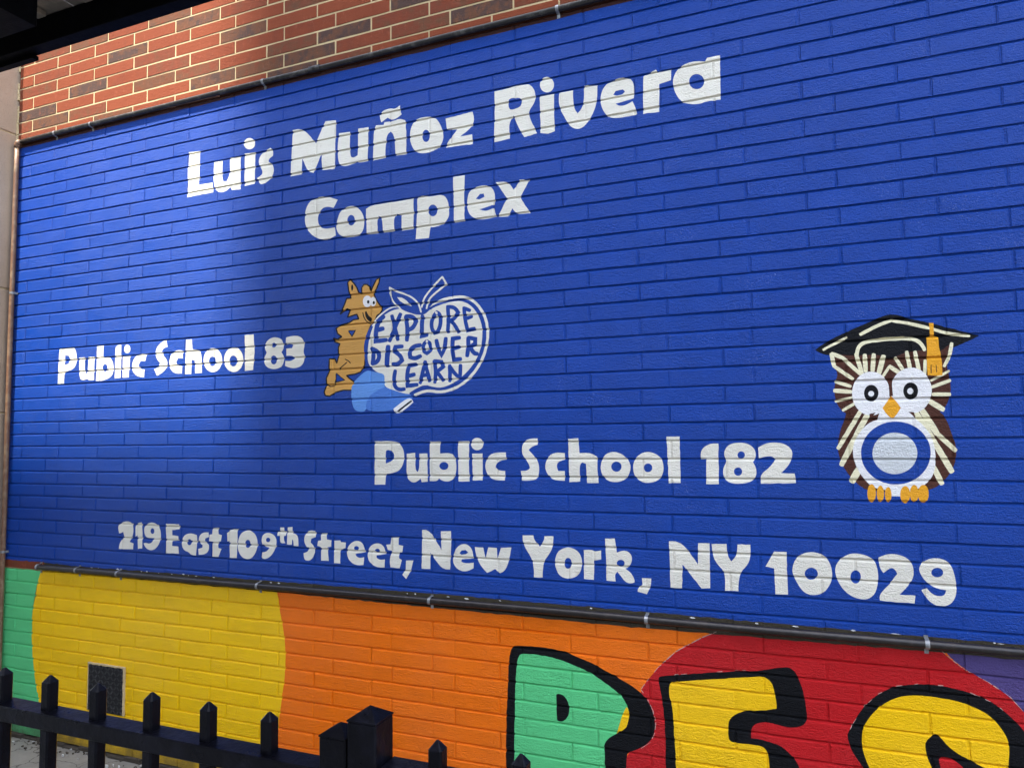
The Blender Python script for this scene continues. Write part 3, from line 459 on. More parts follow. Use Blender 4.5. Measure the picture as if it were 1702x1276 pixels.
('cream',[8055,-3158,8060,-3161,8168,-3136,8171,-3131,8169,-3122,8164,-3118,8056,-3143,8053,-3149]),
('cream',[8100,-3223,8106,-3225,8190,-3175,8192,-3167,8188,-3158,8181,-3156,8097,-3207,8095,-3214]),
('cream',[8642,-3037,8648,-3039,8755,-2978,8757,-2972,8754,-2964,8749,-2962,8641,-3023,8639,-3029]),
('cream',[8642,-3082,8648,-3085,8758,-3044,8761,-3037,8758,-3026,8752,-3022,8642,-3063,8639,-3071]),
('cream',[8644,-3128,8649,-3135,8750,-3138,8755,-3132,8756,-3119,8751,-3113,8650,-3109,8644,-3115]),
('cream',[8617,-3169,8619,-3182,8698,-3240,8709,-3238,8717,-3222,8715,-3210,8637,-3151,8626,-3154]),
('cream',[8222,-3193,8212,-3195,8050,-3469,8052,-3480,8064,-3489,8074,-3486,8236,-3212,8234,-3201]),
('cream',[8264,-3212,8252,-3216,8158,-3389,8161,-3403,8177,-3412,8189,-3409,8282,-3236,8279,-3222]),
('cream',[8170,-3385,8158,-3390,8062,-3582,8066,-3596,8082,-3604,8094,-3600,8189,-3408,8186,-3395]),
('cream',[8181,-3603,8166,-3608,8120,-3691,8124,-3708,8143,-3720,8159,-3715,8204,-3632,8201,-3615]),
('cream',[8568,-3218,8564,-3234,8645,-3393,8658,-3397,8675,-3385,8678,-3370,8597,-3211,8584,-3207]),
('cream',[8652,-3382,8652,-3394,8753,-3506,8763,-3506,8773,-3494,8773,-3482,8672,-3370,8662,-3370]),
('cream',[8527,-3229,8523,-3244,8632,-3460,8645,-3464,8662,-3452,8665,-3437,8557,-3221,8544,-3217]),
('cream',[8637,-3445,8633,-3459,8720,-3643,8731,-3647,8747,-3636,8751,-3622,8665,-3439,8653,-3435]),
('cream',[8619,-3596,8615,-3609,8660,-3720,8671,-3724,8686,-3715,8690,-3702,8645,-3591,8634,-3587]),
('cream',[7993,-2793,7998,-2796,8151,-2717,8153,-2711,8149,-2702,8144,-2700,7991,-2778,7989,-2785]),
('cream',[8231,-2702,8238,-2705,8346,-2650,8430,-2622,8433,-2615,8430,-2604,8424,-2600,8339,-2628,8229,-2683,8226,-2691]),
('cream',[8421,-2615,8425,-2622,8525,-2648,8643,-2688,8650,-2684,8652,-2673,8649,-2666,8530,-2626,8429,-2600,8423,-2604]),
('cream',[8640,-2680,8643,-2687,8750,-2731,8877,-2755,8882,-2751,8884,-2741,8880,-2735,8755,-2711,8649,-2668,8643,-2671]),
('cream',[8209,-2862,8216,-2856,8221,-2806,8238,-2775,8278,-2757,8380,-2749,8521,-2749,8571,-2767,8596,-2799,8607,-2829,8614,-2833,8624,-2828,8627,-2820,8615,-2785,8584,-2745,8525,-2723,8380,-2724,8273,-2731,8222,-2754,8198,-2797,8193,-2853,8198,-2860]),
('bright',[8314,-3285,8329,-3227,8380,-3194,8462,-3196,8510,-3232,8538,-3278,8595,-3336,8642,-3426,8648,-3572,8627,-3662,8582,-3718,8516,-3758,8464,-3799,8373,-3800,8365,-3761,8273,-3751,8209,-3683,8160,-3585,8149,-3469,8196,-3370,8262,-3301]),
('bright',[8398,-3123,8390,-3161,8374,-3195,8352,-3223,8325,-3243,8295,-3254,8264,-3254,8235,-3244,8208,-3225,8187,-3197,8172,-3163,8165,-3125,8165,-3085,8174,-3046,8190,-3012,8213,-2984,8240,-2964,8270,-2954,8301,-2954,8330,-2964,8357,-2984,8377,-3012,8392,-3046,8399,-3084]),
('bright',[8645,-3112,8636,-3151,8619,-3186,8596,-3215,8568,-3235,8537,-3246,8505,-3247,8475,-3237,8447,-3217,8425,-3188,8409,-3153,8402,-3114,8403,-3073,8412,-3033,8429,-2998,8452,-2969,8481,-2949,8512,-2938,8544,-2938,8575,-2949,8602,-2970,8623,-2998,8638,-3033,8646,-3072]),
('brown',[8379,-2995,8392,-2969,8409,-2961,8425,-2976,8424,-3011,8411,-3033,8416,-3124,8393,-3127,8393,-3035]),
('brown',[8266,-3243,8306,-3235,8267,-3284]),
('brown',[8503,-3234,8534,-3238,8544,-3278]),
('ink',[8328,-3109,8323,-3128,8313,-3144,8300,-3155,8285,-3160,8269,-3157,8256,-3148,8245,-3133,8240,-3115,8239,-3094,8245,-3075,8254,-3059,8268,-3048,8283,-3044,8298,-3046,8312,-3056,8322,-3070,8328,-3089]),
('bright',[8302,-3108,8298,-3117,8291,-3124,8281,-3125,8272,-3121,8266,-3113,8265,-3103,8269,-3093,8277,-3087,8286,-3086,8295,-3090,8301,-3098]),
('ink',[8565,-3102,8560,-3122,8551,-3138,8537,-3149,8522,-3153,8507,-3151,8494,-3141,8484,-3127,8478,-3108,8478,-3088,8483,-3068,8493,-3052,8506,-3041,8521,-3037,8536,-3039,8550,-3049,8560,-3063,8565,-3082]),
('bright',[8539,-3099,8535,-3109,8527,-3116,8517,-3118,8508,-3113,8502,-3104,8501,-3093,8505,-3083,8513,-3076,8523,-3074,8532,-3079,8537,-3088]),
('amber',[8404,-3125,8433,-3161,8458,-3208,8434,-3247,8412,-3275,8387,-3269,8363,-3234,8348,-3205,8376,-3165]),
('blue',[8618,-3531,8609,-3571,8592,-3609,8568,-3643,8538,-3673,8504,-3696,8466,-3712,8425,-3720,8384,-3721,8345,-3713,8307,-3698,8273,-3675,8245,-3645,8223,-3611,8209,-3572,8203,-3530,8204,-3488,8215,-3447,8233,-3408,8257,-3373,8289,-3343,8324,-3321,8363,-3305,8404,-3298,8445,-3299,8485,-3308,8522,-3324,8554,-3348,8581,-3378,8601,-3412,8615,-3450,8620,-3490]),
('pale',[8541,-3526,8533,-3559,8517,-3589,8495,-3615,8468,-3634,8437,-3647,8405,-3652,8373,-3649,8343,-3638,8316,-3620,8295,-3595,8280,-3565,8273,-3532,8274,-3498,8282,-3464,8298,-3434,8321,-3408,8349,-3388,8380,-3376,8412,-3372,8444,-3376,8474,-3387,8500,-3406,8521,-3431,8535,-3461,8542,-3493]),
('amber',[8283,-3788,8278,-3815,8269,-3835,8257,-3845,8245,-3842,8235,-3828,8230,-3804,8230,-3776,8235,-3750,8244,-3729,8256,-3720,8267,-3722,8277,-3737,8282,-3760]),
('amber',[8332,-3790,8328,-3814,8320,-3832,8310,-3841,8300,-3839,8292,-3826,8288,-3805,8287,-3779,8292,-3755,8300,-3737,8309,-3728,8319,-3730,8327,-3743,8332,-3765]),
('amber',[8377,-3794,8373,-3816,8366,-3833,8357,-3841,8348,-3839,8341,-3827,8337,-3808,8336,-3785,8340,-3762,8347,-3746,8356,-3738,8365,-3740,8372,-3752,8376,-3771]),
('amber',[8487,-3793,8482,-3817,8472,-3836,8459,-3846,8446,-3843,8435,-3830,8428,-3808,8428,-3782,8433,-3757,8444,-3738,8457,-3729,8470,-3732,8481,-3745,8487,-3767]),
('amber',[8536,-3784,8532,-3809,8523,-3827,8512,-3836,8500,-3834,8491,-3821,8486,-3799,8486,-3773,8490,-3748,8499,-3730,8511,-3721,8522,-3723,8531,-3736,8536,-3758]),
('amber',[8596,-3785,8591,-3811,8580,-3830,8566,-3840,8551,-3837,8540,-3824,8533,-3801,8532,-3774,8538,-3749,8549,-3729,8563,-3720,8578,-3722,8589,-3736,8596,-3759]),
('amber',[8650,-2643,8677,-2645,8675,-2731,8700,-2742,8701,-2818,8709,-2852,8713,-2921,8712,-2998,8680,-2999,8627,-2994,8625,-2905,8631,-2825,8631,-2739,8653,-2733]),
('brown',[8648,-2925,8646,-2927,8644,-2980,8645,-2982,8648,-2982,8650,-2980,8652,-2927,8651,-2925]),
('brown',[8677,-2927,8676,-2928,8677,-2976,8678,-2977,8681,-2977,8682,-2976,8681,-2928,8680,-2927]),
('amber2',[4035,-1907,4074,-1944,4112,-1989,4133,-2038,4149,-2051,4168,-2047,4167,-1999,4190,-1972,4221,-1975,4253,-1998,4262,-2037,4285,-1998,4320,-1941,4358,-1921,4350,-1969,4323,-2025,4296,-2064,4309,-2106,4343,-2155,4379,-2198,4387,-2222,4360,-2255,4329,-2270,4309,-2315,4262,-2355,4242,-2403,4222,-2442,4204,-2493,4195,-2551,4205,-2632,4197,-2713,4154,-2771,4093,-2787,4003,-2795,4031,-2821,4090,-2861,4074,-2933,3969,-2930,3885,-2947,3815,-2980,3770,-2973,3755,-2940,3783,-2876,3779,-2811,3811,-2753,3813,-2633,3873,-2636,3895,-2677,3915,-2617,3912,-2534,3928,-2500,3866,-2478,3859,-2446,3904,-2457,3950,-2436,3904,-2404,3887,-2355,3932,-2329,4029,-2312,4075,-2288,4133,-2284,4112,-2239,4011,-2260,4039,-2201,4011,-2181,3931,-2226,3973,-2148,4001,-2085,4050,-2086,4025,-2010,4015,-1938]),
('ink',[4030,-1906,4030,-1911,4069,-1948,4074,-1948,4080,-1944,4080,-1940,4041,-1903,4035,-1902]),
('ink',[4069,-1943,4068,-1947,4106,-1992,4111,-1993,4117,-1990,4118,-1985,4080,-1940,4075,-1939]),
('ink',[4107,-1986,4105,-1990,4125,-2039,4130,-2042,4137,-2040,4140,-2036,4119,-1987,4114,-1985]),
('ink',[4127,-2038,4128,-2042,4144,-2055,4150,-2055,4154,-2051,4154,-2046,4137,-2033,4132,-2033]),
('ink',[4147,-2055,4152,-2057,4171,-2053,4173,-2049,4170,-2043,4166,-2040,4146,-2044,4144,-2048]),
('ink',[4172,-2050,4176,-2047,4174,-2000,4170,-1996,4163,-1996,4159,-1999,4161,-2046,4165,-2050]),
('ink',[4168,-2004,4173,-2004,4196,-1976,4195,-1972,4189,-1968,4184,-1968,4161,-1995,4162,-2000]),
('ink',[4186,-1975,4190,-1979,4221,-1982,4225,-1979,4225,-1972,4221,-1969,4190,-1966,4186,-1969]),
('ink',[4216,-1975,4217,-1980,4248,-2003,4253,-2002,4258,-1998,4257,-1993,4226,-1970,4221,-1970]),
('ink',[4248,-1995,4245,-1999,4255,-2038,4259,-2041,4267,-2040,4269,-2037,4260,-1997,4256,-1994]),
('ink',[4264,-2042,4269,-2041,4292,-2002,4290,-1997,4283,-1994,4278,-1995,4255,-2034,4257,-2038]),
('ink',[4287,-2003,4292,-2002,4327,-1945,4325,-1940,4319,-1937,4314,-1938,4279,-1995,4280,-1999]),
('ink',[4319,-1945,4325,-1947,4362,-1927,4363,-1923,4359,-1917,4354,-1916,4316,-1935,4315,-1940]),
('ink',[4355,-1917,4351,-1920,4343,-1968,4346,-1972,4353,-1973,4357,-1971,4365,-1923,4362,-1919]),
('ink',[4348,-1965,4343,-1966,4316,-2022,4318,-2027,4325,-2030,4330,-2028,4357,-1972,4355,-1968]),
('ink',[4322,-2021,4316,-2021,4290,-2060,4291,-2064,4297,-2068,4302,-2067,4329,-2029,4328,-2024]),
('ink',[4291,-2061,4289,-2065,4302,-2107,4307,-2109,4314,-2108,4317,-2104,4303,-2062,4299,-2060]),
('ink',[4304,-2104,4303,-2108,4337,-2158,4342,-2159,4348,-2156,4349,-2152,4316,-2103,4311,-2101]),
('ink',[4338,-2154,4337,-2158,4373,-2202,4378,-2203,4384,-2199,4385,-2195,4349,-2151,4344,-2150]),
('ink',[4374,-2196,4372,-2200,4380,-2223,4385,-2226,4392,-2225,4394,-2221,4386,-2197,4381,-2195]),
('ink',[4386,-2218,4381,-2218,4354,-2251,4355,-2255,4361,-2259,4366,-2259,4393,-2226,4392,-2222]),
('ink',[4361,-2250,4356,-2249,4325,-2264,4324,-2268,4328,-2274,4333,-2275,4364,-2260,4365,-2256]),
('ink',[4327,-2265,4323,-2267,4302,-2312,4305,-2316,4311,-2319,4316,-2317,4336,-2272,4334,-2268]),
('ink',[4309,-2310,4304,-2310,4257,-2351,4257,-2355,4262,-2360,4268,-2360,4315,-2319,4315,-2315]),
('ink',[4260,-2351,4255,-2353,4235,-2400,4237,-2404,4244,-2407,4249,-2405,4269,-2358,4267,-2354]),
('ink',[4240,-2398,4235,-2400,4215,-2439,4217,-2443,4224,-2446,4228,-2445,4249,-2406,4247,-2401]),
('ink',[4219,-2438,4214,-2440,4197,-2491,4199,-2495,4207,-2497,4211,-2495,4229,-2444,4226,-2440]),
('ink',[4201,-2489,4197,-2492,4187,-2549,4190,-2553,4198,-2554,4202,-2552,4211,-2494,4208,-2491]),
('ink',[4190,-2548,4187,-2551,4198,-2633,4202,-2636,4210,-2635,4213,-2632,4202,-2550,4198,-2547]),
('ink',[4202,-2629,4198,-2631,4190,-2712,4193,-2716,4201,-2716,4205,-2714,4213,-2633,4209,-2630]),
('ink',[4196,-2708,4191,-2709,4148,-2767,4149,-2772,4155,-2775,4160,-2775,4204,-2717,4203,-2712]),
('ink',[4156,-2767,4151,-2765,4090,-2781,4088,-2785,4090,-2791,4095,-2793,4157,-2777,4159,-2773]),
('ink',[4096,-2783,4091,-2780,4002,-2788,3999,-2792,4000,-2798,4004,-2801,4094,-2793,4097,-2790]),
('ink',[3998,-2794,3997,-2799,4025,-2825,4031,-2826,4036,-2822,4036,-2817,4009,-2790,4003,-2790]),
('ink',[4025,-2822,4026,-2826,4085,-2866,4091,-2865,4095,-2861,4094,-2856,4035,-2816,4030,-2817]),
('ink',[4087,-2857,4083,-2859,4066,-2932,4069,-2936,4077,-2937,4081,-2935,4097,-2862,4094,-2859]),
('ink',[4077,-2930,4074,-2927,3969,-2923,3965,-2926,3965,-2933,3969,-2936,4074,-2940,4077,-2937]),
('ink',[3971,-2926,3967,-2923,3883,-2940,3880,-2944,3883,-2951,3887,-2953,3971,-2936,3974,-2932]),
('ink',[3886,-2942,3881,-2941,3811,-2974,3810,-2978,3814,-2984,3819,-2985,3889,-2952,3890,-2948]),
('ink',[3819,-2977,3816,-2973,3771,-2967,3766,-2970,3765,-2976,3769,-2980,3814,-2986,3818,-2983]),
('ink',[3775,-2975,3777,-2971,3763,-2938,3758,-2936,3750,-2938,3748,-2942,3762,-2975,3767,-2977]),
('ink',[3758,-2944,3763,-2942,3791,-2878,3788,-2874,3781,-2872,3776,-2873,3748,-2937,3750,-2942]),
('ink',[3787,-2879,3791,-2876,3787,-2811,3782,-2808,3775,-2808,3771,-2811,3776,-2876,3780,-2879]),
('ink',[3781,-2815,3786,-2814,3818,-2756,3816,-2752,3809,-2749,3804,-2750,3772,-2808,3774,-2812]),
('ink',[3815,-2757,3819,-2754,3821,-2633,3817,-2630,3809,-2629,3806,-2632,3803,-2753,3807,-2756]),
('ink',[3809,-2636,3813,-2639,3873,-2642,3877,-2639,3876,-2633,3873,-2629,3813,-2626,3809,-2629]),
('ink',[3867,-2634,3866,-2638,3888,-2679,3893,-2681,3900,-2679,3902,-2675,3880,-2633,3874,-2632]),
('ink',[3898,-2681,3903,-2679,3922,-2619,3919,-2615,3912,-2613,3907,-2615,3888,-2675,3891,-2679]),
('ink',[3919,-2620,3922,-2617,3919,-2534,3915,-2531,3908,-2531,3904,-2534,3907,-2617,3911,-2620]),
('ink',[3914,-2538,3919,-2537,3935,-2503,3933,-2498,3926,-2495,3921,-2497,3904,-2531,3907,-2536]),
('ink',[3933,-2498,3931,-2494,3869,-2472,3864,-2474,3861,-2480,3864,-2484,3926,-2506,3931,-2504]),
('ink',[3871,-2481,3874,-2478,3867,-2445,3862,-2442,3855,-2443,3851,-2447,3859,-2479,3863,-2482]),
('ink',[3855,-2448,3857,-2452,3903,-2463,3907,-2461,3909,-2455,3906,-2451,3861,-2440,3856,-2442]),
('ink',[3903,-2461,3908,-2463,3954,-2442,3956,-2438,3952,-2432,3946,-2430,3900,-2451,3899,-2456]),
('ink',[3956,-2436,3955,-2431,3909,-2399,3903,-2399,3899,-2404,3899,-2409,3946,-2441,3951,-2441]),
('ink',[3909,-2406,3911,-2402,3894,-2354,3890,-2351,3882,-2353,3880,-2357,3897,-2405,3901,-2408]),
('ink',[3886,-2360,3892,-2361,3937,-2334,3937,-2330,3933,-2324,3927,-2323,3882,-2350,3882,-2354]),
('ink',[3929,-2333,3934,-2335,4032,-2318,4034,-2315,4032,-2308,4027,-2306,3930,-2322,3927,-2326]),
('ink',[4029,-2316,4034,-2318,4079,-2294,4080,-2289,4076,-2284,4071,-2283,4025,-2306,4024,-2311]),
('ink',[4072,-2292,4076,-2295,4134,-2291,4137,-2287,4136,-2281,4132,-2278,4074,-2282,4071,-2285]),
('ink',[4138,-2286,4140,-2282,4119,-2237,4114,-2235,4107,-2237,4105,-2241,4126,-2286,4131,-2288]),
('ink',[4115,-2235,4110,-2233,4009,-2254,4006,-2258,4009,-2264,4014,-2266,4115,-2246,4117,-2242]),
('ink',[4013,-2264,4018,-2263,4046,-2204,4044,-2199,4037,-2196,4032,-2198,4004,-2257,4006,-2261]),
('ink',[4044,-2200,4043,-2196,4016,-2176,4010,-2176,4006,-2181,4006,-2186,4034,-2206,4040,-2205]),
('ink',[4012,-2176,4006,-2175,3927,-2220,3926,-2225,3931,-2230,3936,-2231,4016,-2186,4016,-2182]),
('ink',[3933,-2230,3939,-2229,3980,-2151,3978,-2147,3971,-2144,3966,-2145,3924,-2222,3926,-2227]),
('ink',[3976,-2153,3981,-2151,4008,-2088,4006,-2084,3999,-2081,3994,-2083,3966,-2145,3968,-2150]),
('ink',[3998,-2089,4002,-2092,4050,-2092,4054,-2089,4053,-2083,4049,-2079,4000,-2079,3997,-2082]),
('ink',[4054,-2089,4057,-2085,4032,-2009,4027,-2007,4020,-2008,4017,-2012,4042,-2087,4047,-2090]),
('ink',[4029,-2014,4032,-2010,4022,-1938,4018,-1935,4010,-1935,4007,-1938,4017,-2010,4021,-2014]),
('ink',[4016,-1943,4021,-1942,4042,-1911,4041,-1906,4034,-1902,4029,-1903,4008,-1935,4009,-1939]),
('blue',[4020,-2385,4099,-2387,4062,-2440]),
('blue',[3887,-2768,3980,-2837,3888,-2853]),
('ink',[4017,-2388,4020,-2390,4091,-2391,4061,-2432,4025,-2383,4021,-2382,4016,-2385,4015,-2388,4062,-2448,4106,-2384,4020,-2381,4017,-2383]),
('ink',[3883,-2769,3884,-2772,3971,-2835,3893,-2847,3893,-2769,3890,-2766,3884,-2766,3882,-2768,3882,-2859,3989,-2839,3891,-2765,3887,-2765]),
('ink',[3919,-2738,3923,-2738,3965,-2711,4011,-2678,4011,-2675,4007,-2671,4003,-2671,3957,-2704,3916,-2731,3915,-2734]),
('ink',[3981,-2645,3982,-2648,4020,-2667,4042,-2688,4045,-2688,4049,-2685,4050,-2682,4027,-2660,3987,-2640,3983,-2641]),
('ink',[3779,-2871,3781,-2874,3828,-2898,3879,-2883,3890,-2828,3888,-2825,3882,-2824,3879,-2826,3869,-2876,3829,-2888,3786,-2866,3782,-2867]),
('ink',[4034,-2197,4031,-2199,4006,-2258,4008,-2261,4013,-2263,4017,-2262,4041,-2202,4040,-2199]),
('ink',[4173,-2227,4171,-2229,4182,-2278,4218,-2323,4255,-2344,4259,-2343,4262,-2339,4261,-2336,4225,-2317,4193,-2275,4182,-2228,4179,-2226]),
('ink',[4076,-1994,4073,-2011,4066,-2020,4058,-2018,4053,-2005,4051,-1986,4054,-1969,4061,-1960,4068,-1962,4074,-1976]),
('bright',[4274,-2141,4269,-2160,4256,-2175,4240,-2184,4221,-2184,4202,-2177,4188,-2162,4179,-2143,4177,-2122,4182,-2102,4194,-2087,4211,-2078,4230,-2078,4249,-2086,4263,-2100,4272,-2120]),
('bright',[4320,-2146,4315,-2164,4305,-2177,4292,-2183,4278,-2180,4265,-2168,4257,-2151,4256,-2132,4260,-2113,4270,-2100,4284,-2094,4298,-2098,4310,-2109,4318,-2126]),
('ink',[4249,-2139,4245,-2148,4238,-2153,4230,-2151,4223,-2144,4222,-2134,4225,-2125,4232,-2120,4241,-2122,4247,-2129]),
('ink',[4307,-2151,4304,-2160,4297,-2165,4290,-2163,4284,-2156,4282,-2146,4286,-2137,4292,-2132,4299,-2134,4305,-2141]),
('ink',[4198,-2225,4215,-2217,4235,-2260,4280,-2295,4258,-2322,4226,-2303,4204,-2266]),
('skyblue',[4076,-2870,4092,-2850,4111,-2832,4134,-2814,4161,-2794,4191,-2775,4222,-2763,4251,-2762,4280,-2770,4309,-2778,4341,-2783,4373,-2788,4397,-2802,4407,-2829,4410,-2864,4410,-2905,4415,-2959,4417,-3018,4402,-3064,4352,-3085,4283,-3093,4229,-3099,4207,-3111,4200,-3123,4188,-3129,4161,-3130,4127,-3126,4100,-3116,4083,-3097,4071,-3072,4063,-3043,4057,-3009,4055,-2972,4056,-2939,4059,-2912,4066,-2890]),
('midblue',[4229,-3025,4240,-3004,4256,-2987,4282,-2969,4326,-2947,4380,-2924,4428,-2912,4463,-2918,4491,-2935,4520,-2949,4551,-2953,4581,-2955,4610,-2960,4640,-2972,4667,-2988,4684,-3005,4689,-3023,4684,-3043,4671,-3061,4651,-3076,4623,-3090,4584,-3103,4530,-3115,4466,-3125,4402,-3130,4335,-3131,4268,-3126,4222,-3114,4208,-3089,4216,-3055]),
('white',[4296,-2348,4306,-2331,4315,-2318,4329,-2304,4351,-2289,4376,-2273,4403,-2258,4431,-2244,4461,-2232,4489,-2222,4514,-2215,4537,-2211,4561,-2213,4584,-2224,4607,-2242,4639,-2259,4687,-2276,4743,-2292,4792,-2299,4827,-2289,4854,-2268,4881,-2249,4909,-2234,4937,-2220,4969,-2209,5008,-2202,5052,-2198,5092,-2196,5127,-2198,5159,-2202,5190,-2211,5219,-2225,5248,-2243,5273,-2264,5296,-2288,5315,-2315,5332,-2345,5347,-2379,5359,-2417,5366,-2456,5368,-2498,5365,-2543,5359,-2586,5349,-2626,5335,-2665,5316,-2702,5292,-2739,5263,-2774,5232,-2806,5197,-2837,5160,-2865,5123,-2889,5086,-2908,5048,-2923,5013,-2934,4979,-2941,4946,-2945,4914,-2944,4880,-2935,4846,-2922,4814,-2915,4787,-2920,4763,-2932,4738,-2946,4715,-2962,4693,-2979,4662,-2988,4614,-2981,4557,-2965,4507,-2949,4467,-2937,4433,-2924,4410,-2905,4403,-2875,4407,-2838,4402,-2808,4381,-2794,4352,-2788,4322,-2776,4293,-2756,4264,-2731,4242,-2703,4232,-2674,4229,-2642,4228,-2610,4229,-2580,4232,-2549,4237,-2518,4243,-2487,4252,-2457,4262,-2427,4273,-2399,4284,-2372]),
('blue',[4218,-2683,4223,-2678,4206,-2552,4232,-2440,4292,-2353,4290,-2346,4280,-2341,4273,-2342,4211,-2432,4184,-2550,4202,-2679,4208,-2684]),
('white',[4284,-2364,4289,-2363,4329,-2303,4408,-2246,4473,-2216,4544,-2203,4546,-2199,4544,-2192,4539,-2190,4466,-2202,4398,-2235,4316,-2293,4275,-2355,4277,-2360]),
('blue',[4322,-2320,4328,-2321,4408,-2270,4485,-2233,4563,-2225,4566,-2222,4564,-2215,4560,-2212,4479,-2219,4398,-2258,4318,-2310,4317,-2315]),
('white',[4874,-2246,4884,-2248,4926,-2219,5023,-2187,5142,-2177,5211,-2188,5284,-2225,5345,-2293,5392,-2386,5409,-2502,5389,-2628,5340,-2736,5257,-2843,5151,-2923,5033,-2961,4945,-2968,4890,-2956,4811,-2953,4707,-2986,4703,-2993,4709,-3005,4718,-3009,4816,-2977,4887,-2980,4944,-2993,5040,-2985,5165,-2944,5277,-2860,5363,-2748,5414,-2635,5435,-2504,5417,-2380,5367,-2281,5300,-2207,5218,-2165,5141,-2153,5015,-2162,4911,-2197,4866,-2228,4865,-2236]),
('blue',[4847,-2260,4855,-2263,4924,-2237,5022,-2210,5129,-2200,5198,-2213,5280,-2262,5339,-2340,5372,-2448,5377,-2543,5347,-2657,5282,-2759,5187,-2851,5080,-2916,4986,-2944,4904,-2937,4813,-2909,4719,-2946,4661,-2975,4659,-2982,4666,-2992,4674,-2994,4731,-2966,4815,-2933,4899,-2959,4990,-2966,5092,-2935,5203,-2868,5301,-2773,5369,-2666,5401,-2546,5396,-2445,5361,-2331,5296,-2246,5206,-2193,5129,-2177,5015,-2188,4914,-2216,4844,-2242,4841,-2249]),
('blue',[4476,-2033,4562,-2081,4665,-2124,4742,-2188,4774,-2258,4782,-2298,4716,-2282,4632,-2258,4574,-2225,4515,-2169,4476,-2102]),
('white',[4453,-2024,4454,-2030,4518,-2071,4636,-2112,4711,-2157,4757,-2215,4771,-2273,4776,-2276,4785,-2275,4788,-2271,4773,-2209,4723,-2146,4643,-2098,4526,-2057,4464,-2017,4458,-2018]),
('white',[4455,-2020,4451,-2024,4464,-2109,4503,-2178,4563,-2224,4568,-2224,4573,-2219,4572,-2214,4515,-2170,4480,-2106,4467,-2023,4462,-2020]),
('white',[4539,-2119,4587,-2127,4639,-2162,4691,-2215,4613,-2186,4568,-2156]),
('blue',[4790,-2295,4793,-2192,4831,-2122,4989,-1990,5030,-2044,4882,-2143,4850,-2196,4850,-2253]),
('white',[4790,-2236,4795,-2233,4814,-2168,4839,-2132,4914,-2055,4999,-1985,4999,-1979,4993,-1973,4987,-1973,4901,-2044,4824,-2122,4798,-2161,4778,-2228,4781,-2233]),
('white',[4987,-1977,4985,-1982,5019,-2041,4945,-2092,4868,-2142,4839,-2193,4826,-2243,4829,-2248,4838,-2251,4843,-2248,4856,-2199,4882,-2153,4957,-2105,5041,-2047,5001,-1976,4995,-1974]),
('blue',[4405,-2267,4388,-2264,4322,-2303,4292,-2403,4292,-2522,4432,-2516,4442,-2505,4439,-2485,4426,-2475,4340,-2478,4340,-2412,4364,-2330,4417,-2298,4420,-2284]),
('blue',[4314,-2414,4329,-2423,4402,-2410,4411,-2398,4404,-2378,4390,-2370,4316,-2382,4308,-2394]),
('blue',[4472,-2273,4464,-2284,4524,-2506,4537,-2514,4558,-2510,4565,-2499,4506,-2278,4493,-2271]),
('blue',[4568,-2258,4554,-2262,4438,-2500,4444,-2513,4464,-2521,4478,-2517,4594,-2280,4588,-2267]),
('blue',[4614,-2289,4605,-2299,4623,-2406,4614,-2511,4624,-2522,4645,-2525,4657,-2517,4666,-2408,4647,-2296,4635,-2288]),
('blue',[4615,-2306,4626,-2316,4685,-2321,4707,-2351,4687,-2390,4633,-2406,4627,-2418,4635,-2436,4649,-2442,4718,-2421,4755,-2351,4708,-2285,4626,-2279,4615,-2287]),
('blue',[4785,-2294,4774,-2302,4768,-2381,4763,-2506,4844,-2495,4852,-2484,4847,-2466,4835,-2458,4807,-2462,4810,-2385,4816,-2307,4806,-2297]),
('blue',[4928,-2275,4915,-2277,4868,-2338,4863,-2427,4903,-2484,4963,-2470,4997,-2383,4986,-2298,4941,-2268,4928,-2269,4918,-2283,4920,-2295,4950,-2315,4958,-2377,4933,-2441,4919,-2444,4902,-2420,4905,-2352,4947,-2297,4944,-2285]),
('blue',[5033,-2231,5024,-2240,5033,-2356,5022,-2465,5031,-2474,5049,-2477,5059,-2470,5070,-2359,5061,-2240,5051,-2232]),
('blue',[5033,-2252,5041,-2262,5100,-2272,5120,-2302,5091,-2341,5053,-2353,5048,-2364,5055,-2380,5067,-2385,5116,-2370,5165,-2305,5121,-2241,5045,-2229,5034,-2236]),
('blue',[5059,-2368,5058,-2380,5099,-2425,5128,-2480,5140,-2485,5157,-2479,5161,-2468,5130,-2409,5086,-2360,5073,-2358]),
('blue',[5189,-2255,5180,-2263,5188,-2370,5216,-2483,5302,-2468,5308,-2458,5304,-2442,5293,-2435,5243,-2444,5224,-2367,5217,-2264,5207,-2255]),
('blue',[5187,-2272,5191,-2284,5248,-2310,5260,-2307,5267,-2292,5262,-2281,5206,-2254,5194,-2258]),
('blue',[5207,-2374,5219,-2379,5279,-2362,5284,-2351,5278,-2336,5266,-2330,5206,-2347,5200,-2358]),
('blue',[4267,-2553,4258,-2563,4271,-2636,4258,-2701,4267,-2713,4289,-2717,4302,-2710,4316,-2638,4302,-2560,4289,-2551]),
('blue',[4251,-2564,4257,-2577,4318,-2606,4332,-2638,4313,-2674,4269,-2684,4262,-2696,4268,-2715,4282,-2721,4345,-2707,4380,-2642,4353,-2580,4276,-2544,4261,-2547]),
('blue',[4433,-2539,4419,-2548,4410,-2642,4406,-2728,4418,-2740,4443,-2742,4457,-2732,4461,-2647,4470,-2555,4459,-2542]),
('blue',[4602,-2553,4591,-2544,4504,-2545,4483,-2609,4554,-2657,4561,-2679,4532,-2701,4489,-2697,4477,-2705,4476,-2724,4487,-2734,4548,-2740,4610,-2694,4591,-2636,4533,-2597,4538,-2582,4594,-2581,4604,-2571]),
